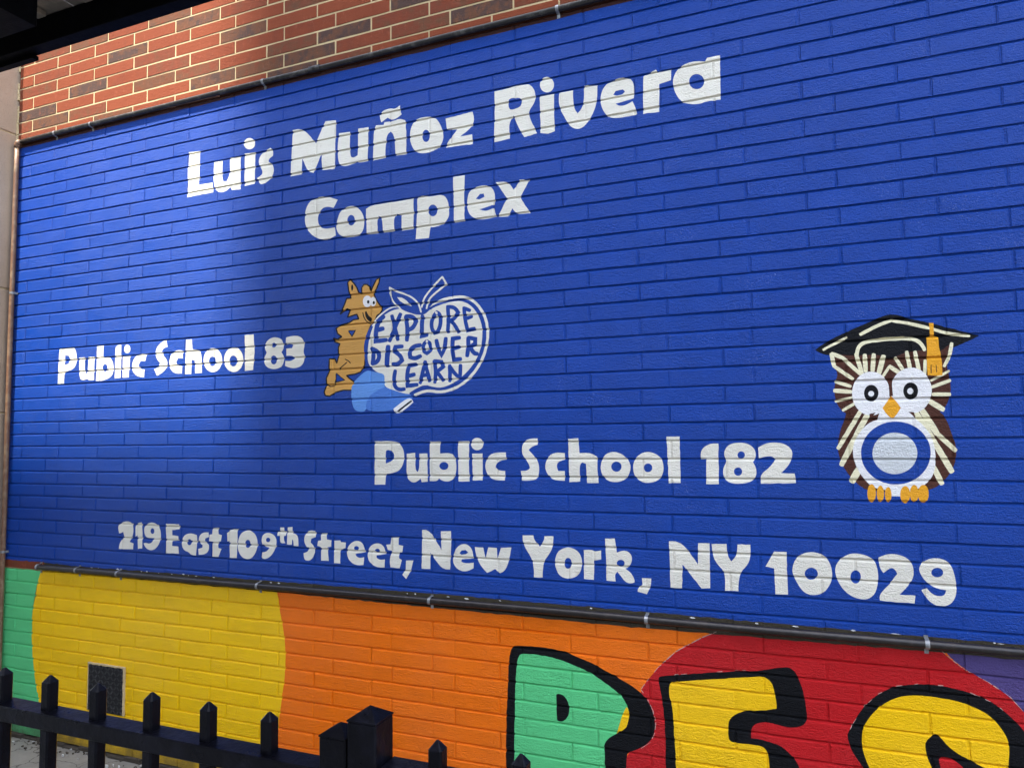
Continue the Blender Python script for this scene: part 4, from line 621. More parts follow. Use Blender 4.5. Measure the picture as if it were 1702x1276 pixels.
('blue',[4784,-2552,4772,-2543,4690,-2551,4638,-2605,4650,-2675,4715,-2700,4784,-2674,4789,-2662,4780,-2645,4766,-2640,4713,-2659,4688,-2650,4683,-2618,4713,-2587,4779,-2580,4788,-2570]),
('blue',[4835,-2518,4822,-2517,4779,-2556,4784,-2628,4836,-2657,4890,-2620,4886,-2550,4847,-2517,4834,-2518,4823,-2529,4824,-2540,4852,-2563,4855,-2604,4833,-2619,4818,-2611,4815,-2570,4848,-2540,4847,-2529]),
('blue',[4917,-2519,4909,-2529,4928,-2610,4978,-2691,5029,-2615,5042,-2519,5033,-2508,5013,-2505,5002,-2512,4989,-2602,4978,-2630,4967,-2600,4949,-2524,4937,-2516]),
('blue',[5165,-2511,5154,-2503,5070,-2508,5062,-2613,5080,-2726,5168,-2723,5177,-2714,5176,-2696,5165,-2687,5115,-2689,5103,-2613,5108,-2543,5159,-2539,5168,-2529]),
('blue',[5075,-2624,5088,-2631,5155,-2618,5162,-2608,5157,-2590,5144,-2583,5077,-2595,5070,-2606]),
('blue',[5224,-2516,5215,-2525,5216,-2609,5204,-2681,5212,-2691,5232,-2695,5243,-2688,5256,-2613,5254,-2527,5244,-2517]),
('blue',[5223,-2532,5231,-2543,5280,-2555,5280,-2571,5233,-2596,5230,-2608,5240,-2624,5254,-2627,5319,-2593,5320,-2527,5238,-2508,5227,-2515]),
('blue',[5244,-2610,5240,-2622,5274,-2678,5319,-2688,5330,-2681,5334,-2663,5326,-2653,5299,-2647,5275,-2606,5261,-2602]),
('blue',[4510,-2763,4498,-2770,4480,-2851,4495,-2930,4555,-2965,4616,-2958,4624,-2949,4621,-2932,4610,-2924,4563,-2929,4531,-2911,4521,-2853,4537,-2778,4529,-2767]),
('blue',[4738,-2719,4726,-2711,4639,-2720,4613,-2822,4623,-2934,4743,-2925,4753,-2915,4750,-2897,4738,-2888,4662,-2894,4655,-2826,4674,-2754,4733,-2748,4741,-2738]),
('blue',[4631,-2841,4644,-2848,4719,-2834,4726,-2824,4721,-2805,4708,-2798,4634,-2812,4626,-2823]),
('blue',[4773,-2907,4785,-2901,4811,-2813,4836,-2712,4829,-2701,4811,-2697,4799,-2703,4773,-2804,4748,-2892,4755,-2902]),
('blue',[4806,-2700,4799,-2710,4821,-2802,4839,-2886,4851,-2893,4869,-2891,4877,-2881,4858,-2797,4836,-2705,4825,-2698]),
('blue',[4784,-2840,4795,-2848,4849,-2841,4857,-2832,4854,-2815,4843,-2808,4788,-2814,4781,-2824]),
('blue',[4894,-2701,4887,-2711,4906,-2792,4893,-2894,4901,-2904,4920,-2906,4930,-2899,4944,-2792,4924,-2706,4913,-2699]),
('blue',[4895,-2715,4903,-2725,4964,-2735,4973,-2756,4922,-2790,4920,-2802,4932,-2816,4945,-2817,5018,-2769,4991,-2705,4908,-2692,4897,-2699]),
('blue',[4926,-2807,4924,-2818,4979,-2892,4992,-2895,5007,-2886,5010,-2875,4955,-2801,4942,-2798]),
('blue',[5047,-2744,5038,-2752,5041,-2820,5037,-2890,5046,-2899,5064,-2901,5074,-2893,5078,-2821,5075,-2752,5066,-2744]),
('blue',[5048,-2763,5045,-2774,5085,-2833,5135,-2874,5148,-2874,5160,-2862,5159,-2851,5113,-2812,5076,-2757,5063,-2754]),
('blue',[5151,-2745,5142,-2753,5139,-2812,5135,-2866,5143,-2876,5161,-2877,5171,-2870,5175,-2816,5178,-2756,5170,-2747]),
('bright',[4496,-3112,4642,-3017,4687,-3033,4699,-3061,4610,-3126,4543,-3158,4506,-3146]),
('ink',[4542,-3141,4548,-3142,4686,-3054,4687,-3048,4681,-3042,4675,-3041,4537,-3129,4536,-3135]),
]
# ------------------------------------------------------------------ setting
def sheet(name, x0, x1, y0, y1, z, m, t=.3):
    b = MB(); b.box((x0, y0, z - t), (x1, y1, z), m); return b.build(name, kind='structure')
sheet('ground', -150, 150, -150, 60, -.18, ASPH)
sheet('pavement', -30, 30, -5.2, -1.55, 0.0, PAVE, .16)
b = MB(); b.box((-30, -1.546, -.16), (30, .05, -.004), FOOT); b.build('wall_footing_strip', kind='structure')
sheet('opposite_pavement', -60, 40, -11.98, -9.2, 0.0, PAVE, .16)

# ------------------------------------------------------------------ brick wall
LEN = .3048; CH = .068335; OFF = .3415
COR = [-4.6, 1.4, 4.5, 3.5, 6.0, 4.2, 3.3, -1.1, -2.5, -4.9, -3.1, -2.2, -1.6, -1.3, -1.1, -2.1, -3.1, -2.9, -2.4, -1.8, 1.0, -0.9, -2.5, 0.3, 2.2, 3.0, 3.1, -0.2, -2.8, -0.4, 0.6, 5.2, 4.0, -0.8, -1.5]
R0, R1 = -15, 48
XL, XR = -.322, 6.1
rr = random.Random(3)
def bedz(r):        # mortar bed centre under course r-1
    if 0 <= r < 35: return -r*CH*1000 + COR[r]*.8 - 1.5
    rq = random.Random(r*77 + 5); return -r*CH*1000 + rq.uniform(-1.2, 1.2) - 1.0
BED = {r: bedz(r) for r in range(R0, R1 + 2)}

# artwork polygons, half millimetres in the plane of the wall (x along the wall, z up from the first bed joint)
polys = []
jr = random.Random(11)
def rough_edge(p, step, amp):
    out = []
    for i in range(len(p)):
        a, b_ = p[i], p[(i+1) % len(p)]; L_ = math.hypot(b_[0]-a[0], b_[1]-a[1]); n = max(1, min(60, int(L_/step)))
        out.append(a)
        for k in range(1, n):
            t = k/n; nx, ny = (-(b_[1]-a[1])/L_, (b_[0]-a[0])/L_); j = jr.gauss(0, amp)
            out.append((a[0]+(b_[0]-a[0])*t + nx*j, a[1]+(b_[1]-a[1])*t + ny*j))
    return out
def soften(p):
    out = []; n = len(p)
    for i in range(n):
        a, v, c = p[i-1], p[i], p[(i+1) % n]
        d1 = (v[0]-a[0], v[1]-a[1]); d2 = (c[0]-v[0], c[1]-v[1]); l1 = math.hypot(*d1) or 1; l2 = math.hypot(*d2) or 1
        ang = math.degrees(abs(math.atan2(d1[0]*d2[1]-d1[1]*d2[0], d1[0]*d2[0]+d1[1]*d2[1])))
        if 8 < ang < 58: out += [(v[0]-d1[0]*.27, v[1]-d1[1]*.27), (v[0]+d2[0]*.27, v[1]+d2[1]*.27)]
        else: out.append(v)
    return out
def addpoly(col, pts, step=14, amp=.55):
    if len(pts) > 6: pts = soften(pts)
    if len(pts) > 9 and len(pts) < 60: pts = soften(pts)
    q = rough_edge(pts, step, amp); xs = [p[0] for p in q]; zs = [p[1] for p in q]
    polys.append((col, q, min(xs), max(xs), min(zs), max(zs)))
rain = [(-700, -35.03*CH*1e3), (300, -35.0*CH*1e3), (1500, -35.05*CH*1e3), (2430, -35.17*CH*1e3), (3350, -35.26*CH*1e3), (4300, -35.14*CH*1e3), (6500, -35.1*CH*1e3)]
nz = 5
for c, q in ART[:nz]: addpoly(c, [(q[i]/2, q[i+1]/2) for i in range(0, len(q), 2)], 40, 1.0)
addpoly('purple', [(4600, -2350), (6500, -2350), (6500, -3400), (5100, -3400), (4900, -2900)], 40, 1.0)
# unpainted course hidden behind the lower conduit, then the blue field
addpoly('grime', rain[1:] + [(6500, -2200), (20, -2200), (20, -35.0*CH*1e3)], 30, 1.2)
addpoly('bare', [(-700, -2200), (20, -2200), (20, -35.02*CH*1e3), (-700, -35.03*CH*1e3)], 30, 1.2)
low = [(-700, -34.37*CH*1e3), (-60, -34.33*CH*1e3), (350, -34.42*CH*1e3), (1500, -34.33*CH*1e3), (2430, -34.3*CH*1e3), (3350, -34.36*CH*1e3), (4150, -34.45*CH*1e3), (6500, -34.5*CH*1e3)]
addpoly('pipe_shade', [(-700, .66*CH*1e3), (6500, .60*CH*1e3), (6500, 1.18*CH*1e3), (-700, 1.18*CH*1e3)], 30, 1.0)  # shade of the top conduit on bare brick, painted in as dark maroon
addpoly('blue', low + [(6500, .62*CH*1e3), (-700, .68*CH*1e3)], 22, 1.3)
for k in range(30):       # chipped flecks left where the conduit was fixed
    x = jr.uniform(1200, 4800) if k > 10 else jr.uniform(0, 1200); z = -34.38*CH*1e3 - x*.0014 + jr.uniform(-3, 2); w_ = jr.uniform(3, 16); h_ = jr.uniform(1.2, 3.5)
    addpoly('bright', [(x-w_, z), (x-w_*.4, z+h_), (x+w_*.5, z+h_*.7), (x+w_, z-h_*.3), (x, z-h_)], 6, .6)
for c, q in ART[nz:]: addpoly(c, [(q[i]/2, q[i+1]/2) for i in range(0, len(q), 2)])

def inside(x, z, q):
    c = False; j = len(q)-1
    for i in range(len(q)):
        xi, zi = q[i]; xj, zj = q[j]
        if (zi > z) != (zj > z) and x < (xj-xi)*(z-zi)/(zj-zi)+xi: c = not c
        j = i
    return c
def clip(a, b_, x0, x1, z0, z1):
    dx, dz = b_[0]-a[0], b_[1]-a[1]; t0, t1 = 0., 1.
    for p, q in ((-dx, a[0]-x0), (dx, x1-a[0]), (-dz, a[1]-z0), (dz, z1-a[1])):
        if abs(p) < 1e-12:
            if q < 0: return None
        else:
            t = q/p
            if p < 0: t0 = max(t0, t)
            else: t1 = min(t1, t)
    if t0 >= t1: return None
    return (a[0]+dx*t0, a[1]+dz*t0), (a[0]+dx*t1, a[1]+dz*t1)

cami = cam.matrix_world.inverted()
def topx(x, z):
    v = cami @ Vector((x, 0, z + GZ)); return (512 + v.x/-v.z*1024*24.92/36, 383.5 - v.y/-v.z*1024*24.92/36)
def scr_area(x0, x1, z0, z1):
    P = [topx(*p) for p in ((x0, z0), (x1, z0), (x1, z1), (x0, z1))]
    cx = sum(p[0] for p in P)/4; cy = sum(p[1] for p in P)/4
    if not (-4 < cx < 1028 and -4 < cy < 771): return 0
    return abs(sum(P[i][0]*P[(i+1) % 4][1]-P[(i+1) % 4][0]*P[i][1] for i in range(4)))/2

wall = empty('brick_wall', (2.5, 0, 0), 'long brick wall with blue lettered mural, bare red brick above and rainbow paint below', 'wall')
cells = []
for r in range(R0, R1):
    off = OFF if r % 2 else 0.0; js = []
    c = -3
    while (c + off)*LEN < XR + .3:
        x = (c + off)*LEN*1000 + rr.uniform(-2.2, 2.2)
        if x > XL*1000 + 22 and x < XR*1000 - 22: js.append(x)
        c += 1
    js = [XL*1000] + js + [XR*1000]
    zb, zt = BED[r+1], BED[r]
    for x0, x1 in zip(js, js[1:]): cells.append((r, x0, x1, zb, zt))
info = []
for ci, (r, x0, x1, zb, zt) in enumerate(cells):
    info.append((scr_area(x0/1e3, x1/1e3, zb/1e3, zt/1e3), ci))
pa = sorted([t for t in info if cells[t[1]][0] >= -1], reverse=True)[:299]; ba = sorted([t for t in info if cells[t[1]][0] < -1 and t[0] > 0], reverse=True)[:299]
single = {t[1] for t in pa} | {t[1] for t in ba}
mortar = MB(); rest_p = MB(); rest_b = MB()
TOP = list(reversed(polys))
singles = []
for ci, (r, x0, x1, zb, zt) in enumerate(cells):
    vis = info[ci][0] > 0
    bare = r < -1
    rv = rr.random(); yf = rr.uniform(-1.3, .3); tx = rr.uniform(-.6, .6); tz = rr.uniform(-.5, .5)
    if bare: gh, gs, bt, bb, bs_, dep = 4.3, 4.3, .8, .8, .8, 1.6
    else: gh, gs, bt, bb, bs_, dep = 4.3, 2.0, 7.4 + rr.uniform(-1.2, 1.6), .5 + rr.uniform(-.1, .4), 4.0 + rr.uniform(-1.0, 1.4), 6.6
    hd = .4 if bare else rr.choice((1.3, 1.9, 2.5, 3.2)) 
    xl = x0 + gs + rr.uniform(-.8, .8); xr = x1 - gs + rr.uniform(-.8, .8)
    if x0 <= XL*1000: xl = x0 + .5
    if x1 >= XR*1000: xr = x1 - .5
    # ragged long edges: piecewise linear offsets shared by outline and arris
    n = 4 if (vis and x1-x0 > 150) else 1
    tk = [rr.uniform(-.9, .9) for _ in range(n+1)]; bk = [rr.uniform(-.9, .9) for _ in range(n+1)]
    def lin(k, x):
        t = max(0., min(1., (x-xl)/(xr-xl)))*n; i = min(n-1, int(t)); return k[i]+(k[i+1]-k[i])*(t-i)
    gt = gh if bare else 1.0
    ztop = lambda x: zt - gt + lin(tk, x); zbot = lambda x: zb + gh + lin(bk, x)
    ht = lambda x, z: -(yf) + tx*(x-(x0+x1)/2)/150 + tz*(z-(zt+zb)/2)/30      # proud of the wall plane, mm
    def depth(x, z):
        d = min((ztop(x)-z)/bt, (z-zbot(x))/bb, (x-xl)/bs_, (xr-x)/bs_); d = max(0., min(1., d))
        side = min(x-xl, xr-x) < bs_*1.001
        g = d if bare else (d*1.6 if d < .45 else .72 + (d-.45)*.28/.55)      # rounded arris
        return dep*(1-g) - ht(x, z)*g, d
    V = []; E = []
    def av(p): V.append(Vector((p[0]-x0, p[1]-zb))); return len(V)-1
    def loop(pts):
        i0 = len(V)
        for p in pts: av(p)
        for k in range(len(pts)): E.append((i0+k, i0+(k+1) % len(pts)))
        return i0
    loop([(x0, zb), (x1, zb), (x1, zt), (x0, zt)])
    xs = [xl + (xr-xl)*k/n for k in range(n+1)]
    outer = [(x, zbot(x)) for x in xs] + [(x, ztop(x)) for x in reversed(xs)]
    xi = [min(max(x, xl+bs_), xr-bs_) for x in xs]
    inner = [(x, zbot(x)+bb) for x in xi] + [(x, ztop(x)-bt) for x in reversed(xi)]
    xm = [min(max(x, xl+bs_*.45), xr-bs_*.45) for x in xs]
    middle = [(x, zbot(x)+bb*.45) for x in xm] + [(x, ztop(x)-bt*.45) for x in reversed(xm)]
    i0 = loop(outer); i1 = loop(inner)
    if not bare: loop(middle)
    for xa, xb in ((x0, xl), (xr, x1)):
        for zz in (zbot(xl if xa == x0 else xr), ztop(xl if xa == x0 else xr)):
            ia = av((xa, zz)); ib = av((xb, zz)); E.append((ia, ib))
    for k in range(len(outer)): E.append((i0+k, i1+k))
    near = [p for p in TOP if p[3] > x0 and p[2] < x1 and p[5] > zb and p[4] < zt]
    # a polygon that wholly covers the cell hides everything under it
    act = []
    for p in near:
        segs = []
        q = p[1]
        for k in range(len(q)):
            s_ = clip(q[k], q[(k+1) % len(q)], x0, x1, zb, zt)
            if s_ and math.hypot(s_[0][0]-s_[1][0], s_[0][1]-s_[1][1]) > .02: segs.append(s_)
        if not segs:
            if inside((x0+x1)/2, (zb+zt)/2, q): act.append(p); break
            continue
        act.append(p)
        for a, b_ in segs:
            ia = av(a); ib = av(b_); E.append((ia, ib))
    vo, eo, fo, *_ = delaunay_2d_cdt(V, E, [], 0, 1e-3)
    tgt = MB() if ci in single else (rest_b if bare else rest_p)
    cache = {}
    for f in fo:
        P = [(vo[i].x + x0, vo[i].y + zb) for i in f]
        cx = sum(p[0] for p in P)/3; cz = sum(p[1] for p in P)/3
        ar = (P[1][0]-P[0][0])*(P[2][1]-P[0][1])-(P[2][0]-P[0][0])*(P[1][1]-P[0][1])
        if abs(ar) < 1e-6: continue
        col = 'bare'
        if len(act) == 1 and act[0][2] < x0 and not E[len(E):] and not act[0][0] == 'x' and len(V) == 12+len(outer)+len(inner)+(0 if bare else len(middle)): col = act[0][0]
        else:
            for p in act:
                if p[2] <= cx <= p[3] and p[4] <= cz <= p[5] and inside(cx, cz, p[1]): col = p[0]; break
        isbrick = depth(cx, cz)[1] > 0
        pts = []
        for x, z in P:
            y = depth(x, z)[0]
            pts.append((x/1000, y/1000, z/1000 + GZ))
        if ar < 0: pts = pts[::-1]
        xs_e = cx < xl or cx > xr; zin = zbot(min(max(cx, xl), xr)) < cz < ztop(min(max(cx, xl), xr))
        dd = min((ztop(cx)-cz)/bt, (cz-zbot(cx))/bb); ds = min(cx-xl, xr-cx)/bs_
        head = zin and (xs_e or (ds < dd and ds < 1))
        # keep faces looking at the street (-Y)
        m = PAINT[col] or (BARE if isbrick else MORTAR)
        if head and not bare:
            hp = [(p[0], hd/1000, p[2]) for p in pts]
            mortar.poly(hp, m, .15)
            if xs_e:
                for i in range(3):
                    a_, c_ = pts[i], pts[(i+1) % 3]
                    if abs(a_[2]-c_[2]) < 2e-5 and abs(a_[2] - (zbot(min(max(cx, xl), xr))/1000+GZ)) < 3e-5 or abs(a_[2]-c_[2]) < 2e-5 and abs(a_[2] - (ztop(min(max(cx, xl), xr))/1000+GZ)) < 3e-5:
                        mortar.poly([(a_[0], hd/1000, a_[2]), (c_[0], hd/1000, c_[2]), (c_[0], dep/1000, c_[2]), (a_[0], dep/1000, a_[2])], m, .15)
                continue
        (tgt if isbrick else mortar).poly(pts, m, rv if isbrick else .3)
    # sides running back into the wall
    mm = BARE
    O = [(x/1000, dep/1000, z/1000+GZ) for x, z in outer]; Bk = [(x/1000, .05, z/1000+GZ) for x, z in outer]
    for k in range(len(O)):
        j = (k+1) % len(O); tgt.poly([O[j], O[k], Bk[k], Bk[j]], mm, rv)
    tgt.poly([Bk[0], Bk[len(xs)-1], Bk[len(xs)], Bk[-1]][::-1], mm, rv)
    if ci in single: singles.append((tgt, bare))
for tgt, bare in singles: tgt.build('bare_brick' if bare else 'brick', wall)
rest_p.build('brick', wall, kind='stuff', label='smaller painted bricks of the far and left end of the mural')
rest_b.build('bare_brick', wall, kind='stuff', label='unpainted red bricks high up the wall')
mortar.build('mortar', wall, kind='stuff')
b = MB(); b.box((XL, .0501, 0), (XR, .35, GZ - R0*CH), MORTAR); b.build('wall_core', wall)
b = MB()
for k in range(60):
    x = XL + k*.11; b.box((x, -.012 - .006*math.sin(k*1.7), -.05), (x+.112, .02, .012+.006*math.sin(k*2.3)), DARK, .003)
b.build('mortar_kerb', wall, kind='stuff')

# ------------------------------------------------------------------ stone pier at the left end
pier = empty('stone_pier', (-.6, -.3, 0), 'weathered beige stone pier standing at the left end of the painted wall', 'pier')
zs = [-.3, .42, 1.08, GZ-1.515, 2.5, GZ+.135, GZ+.85, 5.2]
for z0, z1 in zip(zs, zs[1:]):
    b = MB(); b.box((-1.0, -.115, z0+.003), (-.338 + random.uniform(-.001, .001), .3, z1-.003), PIER, .006); b.build('stone_block', pier)
b = MB(); b.box((-.99, -.105, -.3), (-.345, .29, 5.19), MORTAR); b.build('joint', pier)
b = MB()
for k in range(30):
    z = GZ + .10 + k*.035; w_ = .014 + .004*math.sin(k*2.1)
    if k in (6, 10, 11): continue
    b.box((-.3375, -.004-.002*math.sin(k), z), (-.3375+w_, .02, z+.0345), MORTAR, .002)
b.build('caulk_strip', pier, kind='stuff')

# ------------------------------------------------------------------ conduits
def strap(parent, p, r, axis='x'):
    """perforated band over the pipe with a screw tab on each side"""
    b = MB(); w_ = .0065; n = 10; t = .0016
    def at(u, v, s):   # u: across pipe, v: out of wall, s: along the pipe
        return (p[0]+s, v, p[2]+u) if axis == 'x' else (p[0]+u, v, p[2]+s)
    prof = []
    for k in range(n+1):
        a = math.pi*k/n; prof.append((-math.cos(a)*(r+t), p[1] - math.sin(a)*(r+t)))
    prof = [(-(r+.021), -.0035), (-(r+.006), -.0035)] + [(-(r+t), p[1])] + prof[1:-1] + [((r+t), p[1]), (r+.004, -.0035), (r+.010, -.0035)]
    for (u0, v0), (u1, v1) in zip(prof, prof[1:]):
        q = [at(u0, v0, -w_), at(u0, v0, w_), at(u1, v1, w_), at(u1, v1, -w_)]
        d = .0014; q2 = [(a_[0], a_[1]+d, a_[2]) for a_ in q]
        b.poly(q, GALV); b.poly(q2[::-1], GALV)
        b.poly([q[0], q[3], q2[3], q2[0]], GALV); b.poly([q[1], q2[1], q2[2], q[2]], GALV)
    o = b.build('strap', parent)
    s_ = MB(); c = at(-(r+.013), -.0065, 0); s_.tube([(c[0], -.0035, c[2]), (c[0], -.0065, c[2])], .0042, GALV, 8); s_.build('screw', o, loc=Vector((0, 0, 0)))
    for ch in o.children: ch.parent = o; ch.location = (0, 0, 0)
    return o
def wav(x, s): return .0012*math.sin(x*2.1+s) + .0008*math.sin(x*5.3+s*2)
zt_ = GZ + .077; zl_ = GZ - 2.368
top_c = empty('conduit', (2.5, -.016, zt_), 'blackened round conduit along the top edge of the blue mural under bare brick', 'conduit')
b = MB(); b.tube([(x*.1-.28, -.0165+wav(x*.1, 1)*.5, zt_+wav(x*.1, 0)) for x in range(0, 60)], .0128, CONDUIT, 16); b.build('pipe', top_c, True)
for x in (.02, .313, 1.52, 3.048): strap(top_c, (x, -.0165, zt_), .0128)
b = MB(); b.tube([(1.80, -.018, zt_), (1.86, -.018, zt_)], .0155, CONDUIT, 16); b.build('coupling', top_c, True)
left_c = empty('conduit', (-.296, -.022, 1.6), 'brown painted upright conduit in the corner between stone pier and mural', 'conduit')
b = MB(); b.tube([(-.296+wav(z*.1, 0), -.022, z*.1) for z in range(0, 33)] + [(-.296, -.022, GZ+.056)], .0125, CONDUIT2, 14); b.build('pipe', left_c, True)
for z in (GZ-.821, GZ-2.30): strap(left_c, (-.296, -.022, z), .0125, 'z')
b = MB(); b.tube([(-.296, -.022, GZ+.045), (-.2955, -.022, GZ+.062), (-.290, -.022, GZ+.070), (-.275, -.018, zt_)], .0165, CONDUIT2, 14); b.build('elbow', left_c, True)
low_c = empty('conduit', (2.5, -.022, zl_), 'dark conduit held by seven silver straps between blue mural and rainbow band', 'conduit')
b = MB(); b.tube([(x*.1-.01, -.022+wav(x*.1, 3), zl_ - .0012*x*.1 + wav(x*.1, 2)) for x in range(0, 58)], .0138, CONDUIT3, 16); b.build('pipe', low_c, True)
for k, x in enumerate((.0, .3048, .6096, 1.524, 2.438, 3.353, 4.267)): strap(low_c, (x, -.022, zl_ - .0012*x), .0138)

# ------------------------------------------------------------------ vent cover in the yellow disc
vx0, vx1, vz0, vz1 = .396, .650, GZ-3.083, GZ-2.846
vent = empty('vent_cover', ((vx0+vx1)/2, 0, vz0), 'small dark iron vent cover with lozenge tread set into the yellow paint', 'vent cover')
b = MB(); b.box((vx0, -.008, vz0), (vx1, .0, vz1), GRILD, .001); b.build('plate', vent)
b = MB(); cw = (vx1-vx0)/11; chh = (vz1-vz0)/10
for i in range(11):
    for j in range(10):
        cx = vx0+(i+.5)*cw; cz = vz0+(j+.5)*chh; s_ = 1 if (i+j) % 2 else -1; l_ = cw*.52; w_ = cw*.17; dx, dz = .707, .707*s_
        q = [(cx+dx*a*l_-dz*c_*w_, cz+dz*a*l_+dx*c_*w_) for a, c_ in ((-1, -.3), (-.6, -1), (.6, -1), (1, -.3), (1, .3), (.6, 1), (-.6, 1), (-1, .3))]
        f = [(x, -.0105, z) for x, z in q]; g = [(x, -.008, z) for x, z in q]
        b.poly(f if s_ > 0 else f, GRIL)
        for k in range(8): b.poly([f[k], g[k], g[(k+1) % 8], f[(k+1) % 8]], GRIL)
b.build('tread', vent, kind='stuff')
b = MB(); rg = random.Random(5)
x = vx0-.004
while x < vx1+.006:
    w_ = rg.uniform(.008, .02); b.box((x, -.0095-rg.random()*.002, vz1-.001-rg.random()*.003), (min(x+w_, vx1+.008), 0, vz1+.005+rg.random()*.002), MORTAR, .001); x += w_
z = vz0
while z < vz1:
    h_ = rg.uniform(.008, .02); b.box((vx1-.001-rg.random()*.003, -.009-rg.random()*.002, z), (vx1+.006+rg.random()*.003, 0, min(z+h_, vz1+.004)), MORTAR, .001); z += h_*.8
z = vz0
while z < vz1:
    h_ = rg.uniform(.01, .03); b.box((vx0-.004-rg.random()*.002, -.0085, z), (vx0+.001, 0, min(z+h_, vz1+.004)), MORTAR, .001); z += h_
b.build('mortar_rim', vent)

# ------------------------------------------------------------------ debris along the foot of the wall
b = MB(); rg = random.Random(9)
for k in range(160):
    x = rg.uniform(-.3, 3.2); y = -abs(rg.gauss(0, .05))-.01; s_ = rg.uniform(.002, .006)
    b.box((x-s_*rg.uniform(.6, 1.6), y-s_, -.004), (x+s_*rg.uniform(.6, 1.6), y+s_, s_*.7), DARK if rg.random() < .8 else PAVE, s_*.25)
tag(b.build('soil_debris'), 'loose dark soil and grit lying along the foot of the wall', 'debris', kind='stuff')
b = MB()
for k in range(34):
    x = rg.uniform(.1, 2.6); y = -.05 - abs(rg.gauss(0, .018)) - .03*math.sin(x*3)**2; s_ = rg.uniform(.003, .013); a = rg.uniform(0, 3)
    q = [(x+s_*rg.uniform(.6, 1.3)*math.cos(a+t), y+.5*s_*math.sin(a+t)*rg.uniform(.6, 1.3)) for t in (0, 1.1, 2.2, 3.2, 4.3, 5.4)]
    f = [(p[0], p[1], .004+.004*rg.random()) for p in q]; g = [(p[0], p[1], -.003) for p in q]
    b.poly(f, LITTER)
    for i in range(6): b.poly([g[i], g[(i+1) % 6], f[(i+1) % 6], f[i]], LITTER)
tag(b.build('paint_flakes'), 'white paint flakes scattered on the concrete at the foot of the wall', 'flakes', kind='stuff')

# ------------------------------------------------------------------ iron fence and gate in front
def picket_mesh(h, w_, cap):
    b = MB(); t = w_/2; bv = w_*.14
    def ring(z, t_, bv_): return [(-t_+bv_, -t_, z), (t_-bv_, -t_, z), (t_, -t_+bv_, z), (t_, t_-bv_, z), (t_-bv_, t_, z), (-t_+bv_, t_, z), (-t_, t_-bv_, z), (-t_, -t_+bv_, z)]
    rings = [ring(.05, t, bv), ring(h-cap, t, bv), ring(h-cap*.12, t*.18, bv*.18)]
    for A_, B_ in zip(rings, rings[1:]):
        for k in range(8): b.poly([A_[k], A_[(k+1) % 8], B_[(k+1) % 8], B_[k]], IRON)
    b.poly(rings[-1], IRON); b.poly(rings[0][::-1], IRON)
    return b
FY = -1.84
def z_(q): return GZ + q
fence = empty('iron_fence', (2.2, FY, 0), 'black painted iron picket fence with spear tipped bars in the lower left corner', 'fence')
pm = picket_mesh(z_(-2.078), .0205, .012).mesh('picket')
xs_l = [2.563, 2.683, 2.801, 2.923, 3.042, 3.160]
for x in [2.563-.12*k for k in range(9, 0, -1)] + xs_l:
    o = bpy.data.objects.new('picket', pm); COL.objects.link(o); o.parent = fence; o.location = (x-2.2, 0, 0)
def rail(parent, x0, x1, zt2, nm='rail'):
    b = MB(); b.box((x0, -1.861, zt2-.027), (x1, -1.822, zt2), IRON, .002); return b.build(nm, parent)
rail(fence, 1.4, 3.27, z_(-2.1365)); rail(fence, 1.4, 3.27, .22)
def post(parent, x0, w_, y0, zc, cap):
    b = MB(); x1 = x0+w_; y1 = y0+w_; v = .0025
    b.box((x0, y0, 0), (x1, y1, zc-.001), IRON, v)
    c = [(x0, y0, zc), (x1, y0, zc), (x1, y1, zc), (x0, y1, zc)]; ap = (x0+w_/2, y0+w_/2, zc+cap)
    c2 = [(p[0], p[1], zc-.002) for p in c]
    for k in range(4):
        b.poly([c[k], c[(k+1) % 4], ap], IRON); b.poly([c2[k], c2[(k+1) % 4], c[(k+1) % 4], c[k]], IRON)
    return b.build('post', parent)
post(fence, 3.268, .044, -1.866, z_(-2.0875), .013)
gate = empty('iron_gate', (3.6, FY, 0), 'black iron gate with stout pyramid capped stile right of the fence', 'gate')
post(gate, 3.316, .0465, -1.868, z_(-2.060), .015)
for x in (3.442, 3.562, 3.682, 3.802):
    o = bpy.data.objects.new('picket', pm); COL.objects.link(o); o.parent = gate; o.location = (x-3.6, 0, 0)
rail(gate, 3.3627, 4.3, z_(-2.1185)); rail(gate, 3.3627, 4.3, .22)

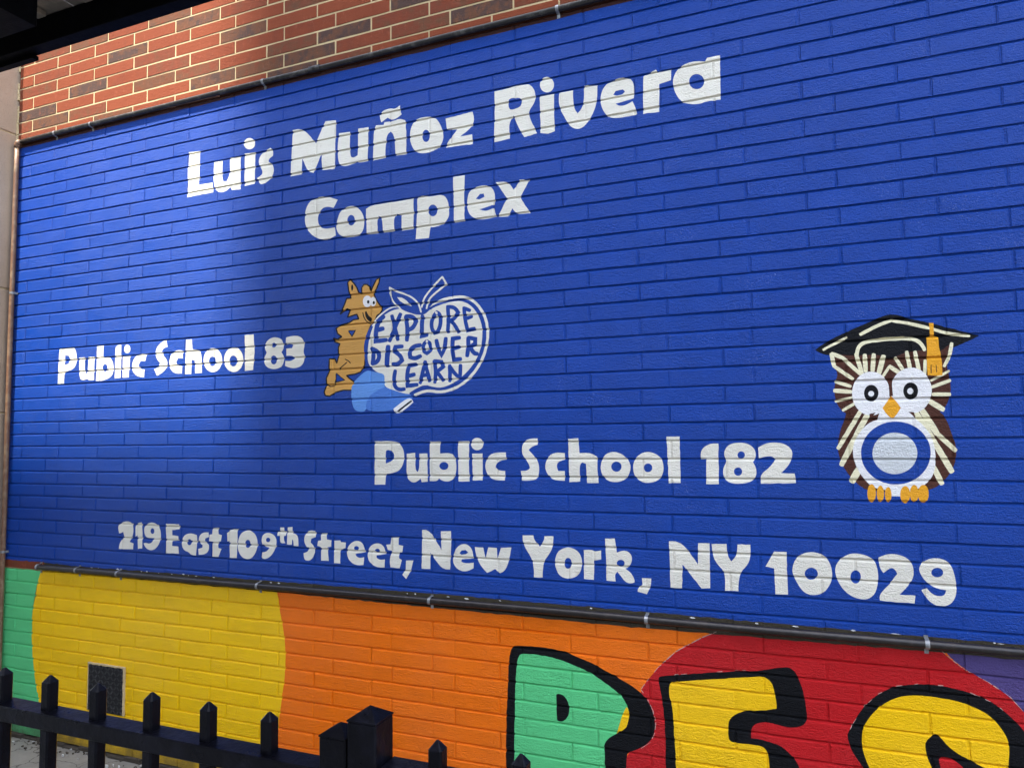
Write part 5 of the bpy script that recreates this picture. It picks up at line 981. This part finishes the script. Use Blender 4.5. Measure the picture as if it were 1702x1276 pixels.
# ------------------------------------------------------------------ canopy over the pavement, top left
can = empty('canopy', (0, -1.4, z_(-.14)), 'black steel canopy with ribbed metal deck jutting in at the top left corner', 'canopy')
zb_ = z_(-.245)
b = MB(); b.box((-2.5, -1.05, zb_), (2.75, -1.0, z_(-.143)), STEEL, .002); b.build('edge_beam', can)
b = MB(); b.box((-.5, -1.02, zb_-.017), (1.33, -.995, zb_-.0005), STEEL, .001); b.build('angle_bracket', can)
b = MB(); b.box((.9, -1.42, z_(-.40)), (1.775, -1.3, z_(-.142)), STEEL, .002); b.build('hanging_box', can)
for k in range(22):
    x = -2.5 + k*.24
    b = MB(); b.box((x, -2.6, z_(-.138)), (x+.234, -.99, z_(-.128)), DECK, .001)
    b.box((x+.08, -2.6, z_(-.158)), (x+.12, -1.06, z_(-.1385)), DECK, .002); b.build('deck_panel', can)
for x in (-2.4, .2):
    b = MB(); b.box((x, -2.6, 0), (x+.1, -2.5, z_(-.16)), STEEL, .003); b.build('post', can)

# ------------------------------------------------------------------ unseen buildings added behind the camera to block sun and sky
def building(name, x0, x1, y0, y1, h, m, label, nfl, nw):
    r_ = empty(name, ((x0+x1)/2, y1, 0), label, 'building')
    b = MB(); b.box((x0, y0, -.2), (x1, y1, h), m); b.build('facade', r_)
    fh = h/nfl; ww = (x1-x0)/nw
    for i in range(nfl):
        for j in range(nw):
            cx = x0+(j+.5)*ww; z0 = i*fh+fh*.3; o = MB()
            o.box((cx-ww*.22, y1, z0), (cx+ww*.22, y1+.06, z0+fh*.5), FACADE2); f = o.build('window', r_)
            o = MB(); o.box((cx-ww*.18, y1+.061, z0+.08), (cx+ww*.18, y1+.075, z0+fh*.5-.08), GLASS); p_ = o.build('pane', f, loc=Vector((0, 0, 0)))
    b = MB(); b.box((x0-.1, y1-.3, h-1.6), (x1+.1, y1+.3, h-.9), m); b.build('cornice', r_)
building('low_sun_blocker', -42, -3.2, -17.5, -12, 1.62+2.2*12.0, FACADE, 'unseen seven storey tenement added across the street to cut the sun below its patch', 7, 12)
building('sky_blocker_row', -3.1, 38, -17.5, -12, 6.0, FACADE, 'unseen low row of shops added across the street to darken low reflections', 1, 12)
building('tower_sun_blocker', 1.34-.4*18, -.9, -26, -18, 52, FACADE2, 'unseen tall tower added behind the tenement to cut the sun right of its patch', 14, 3)
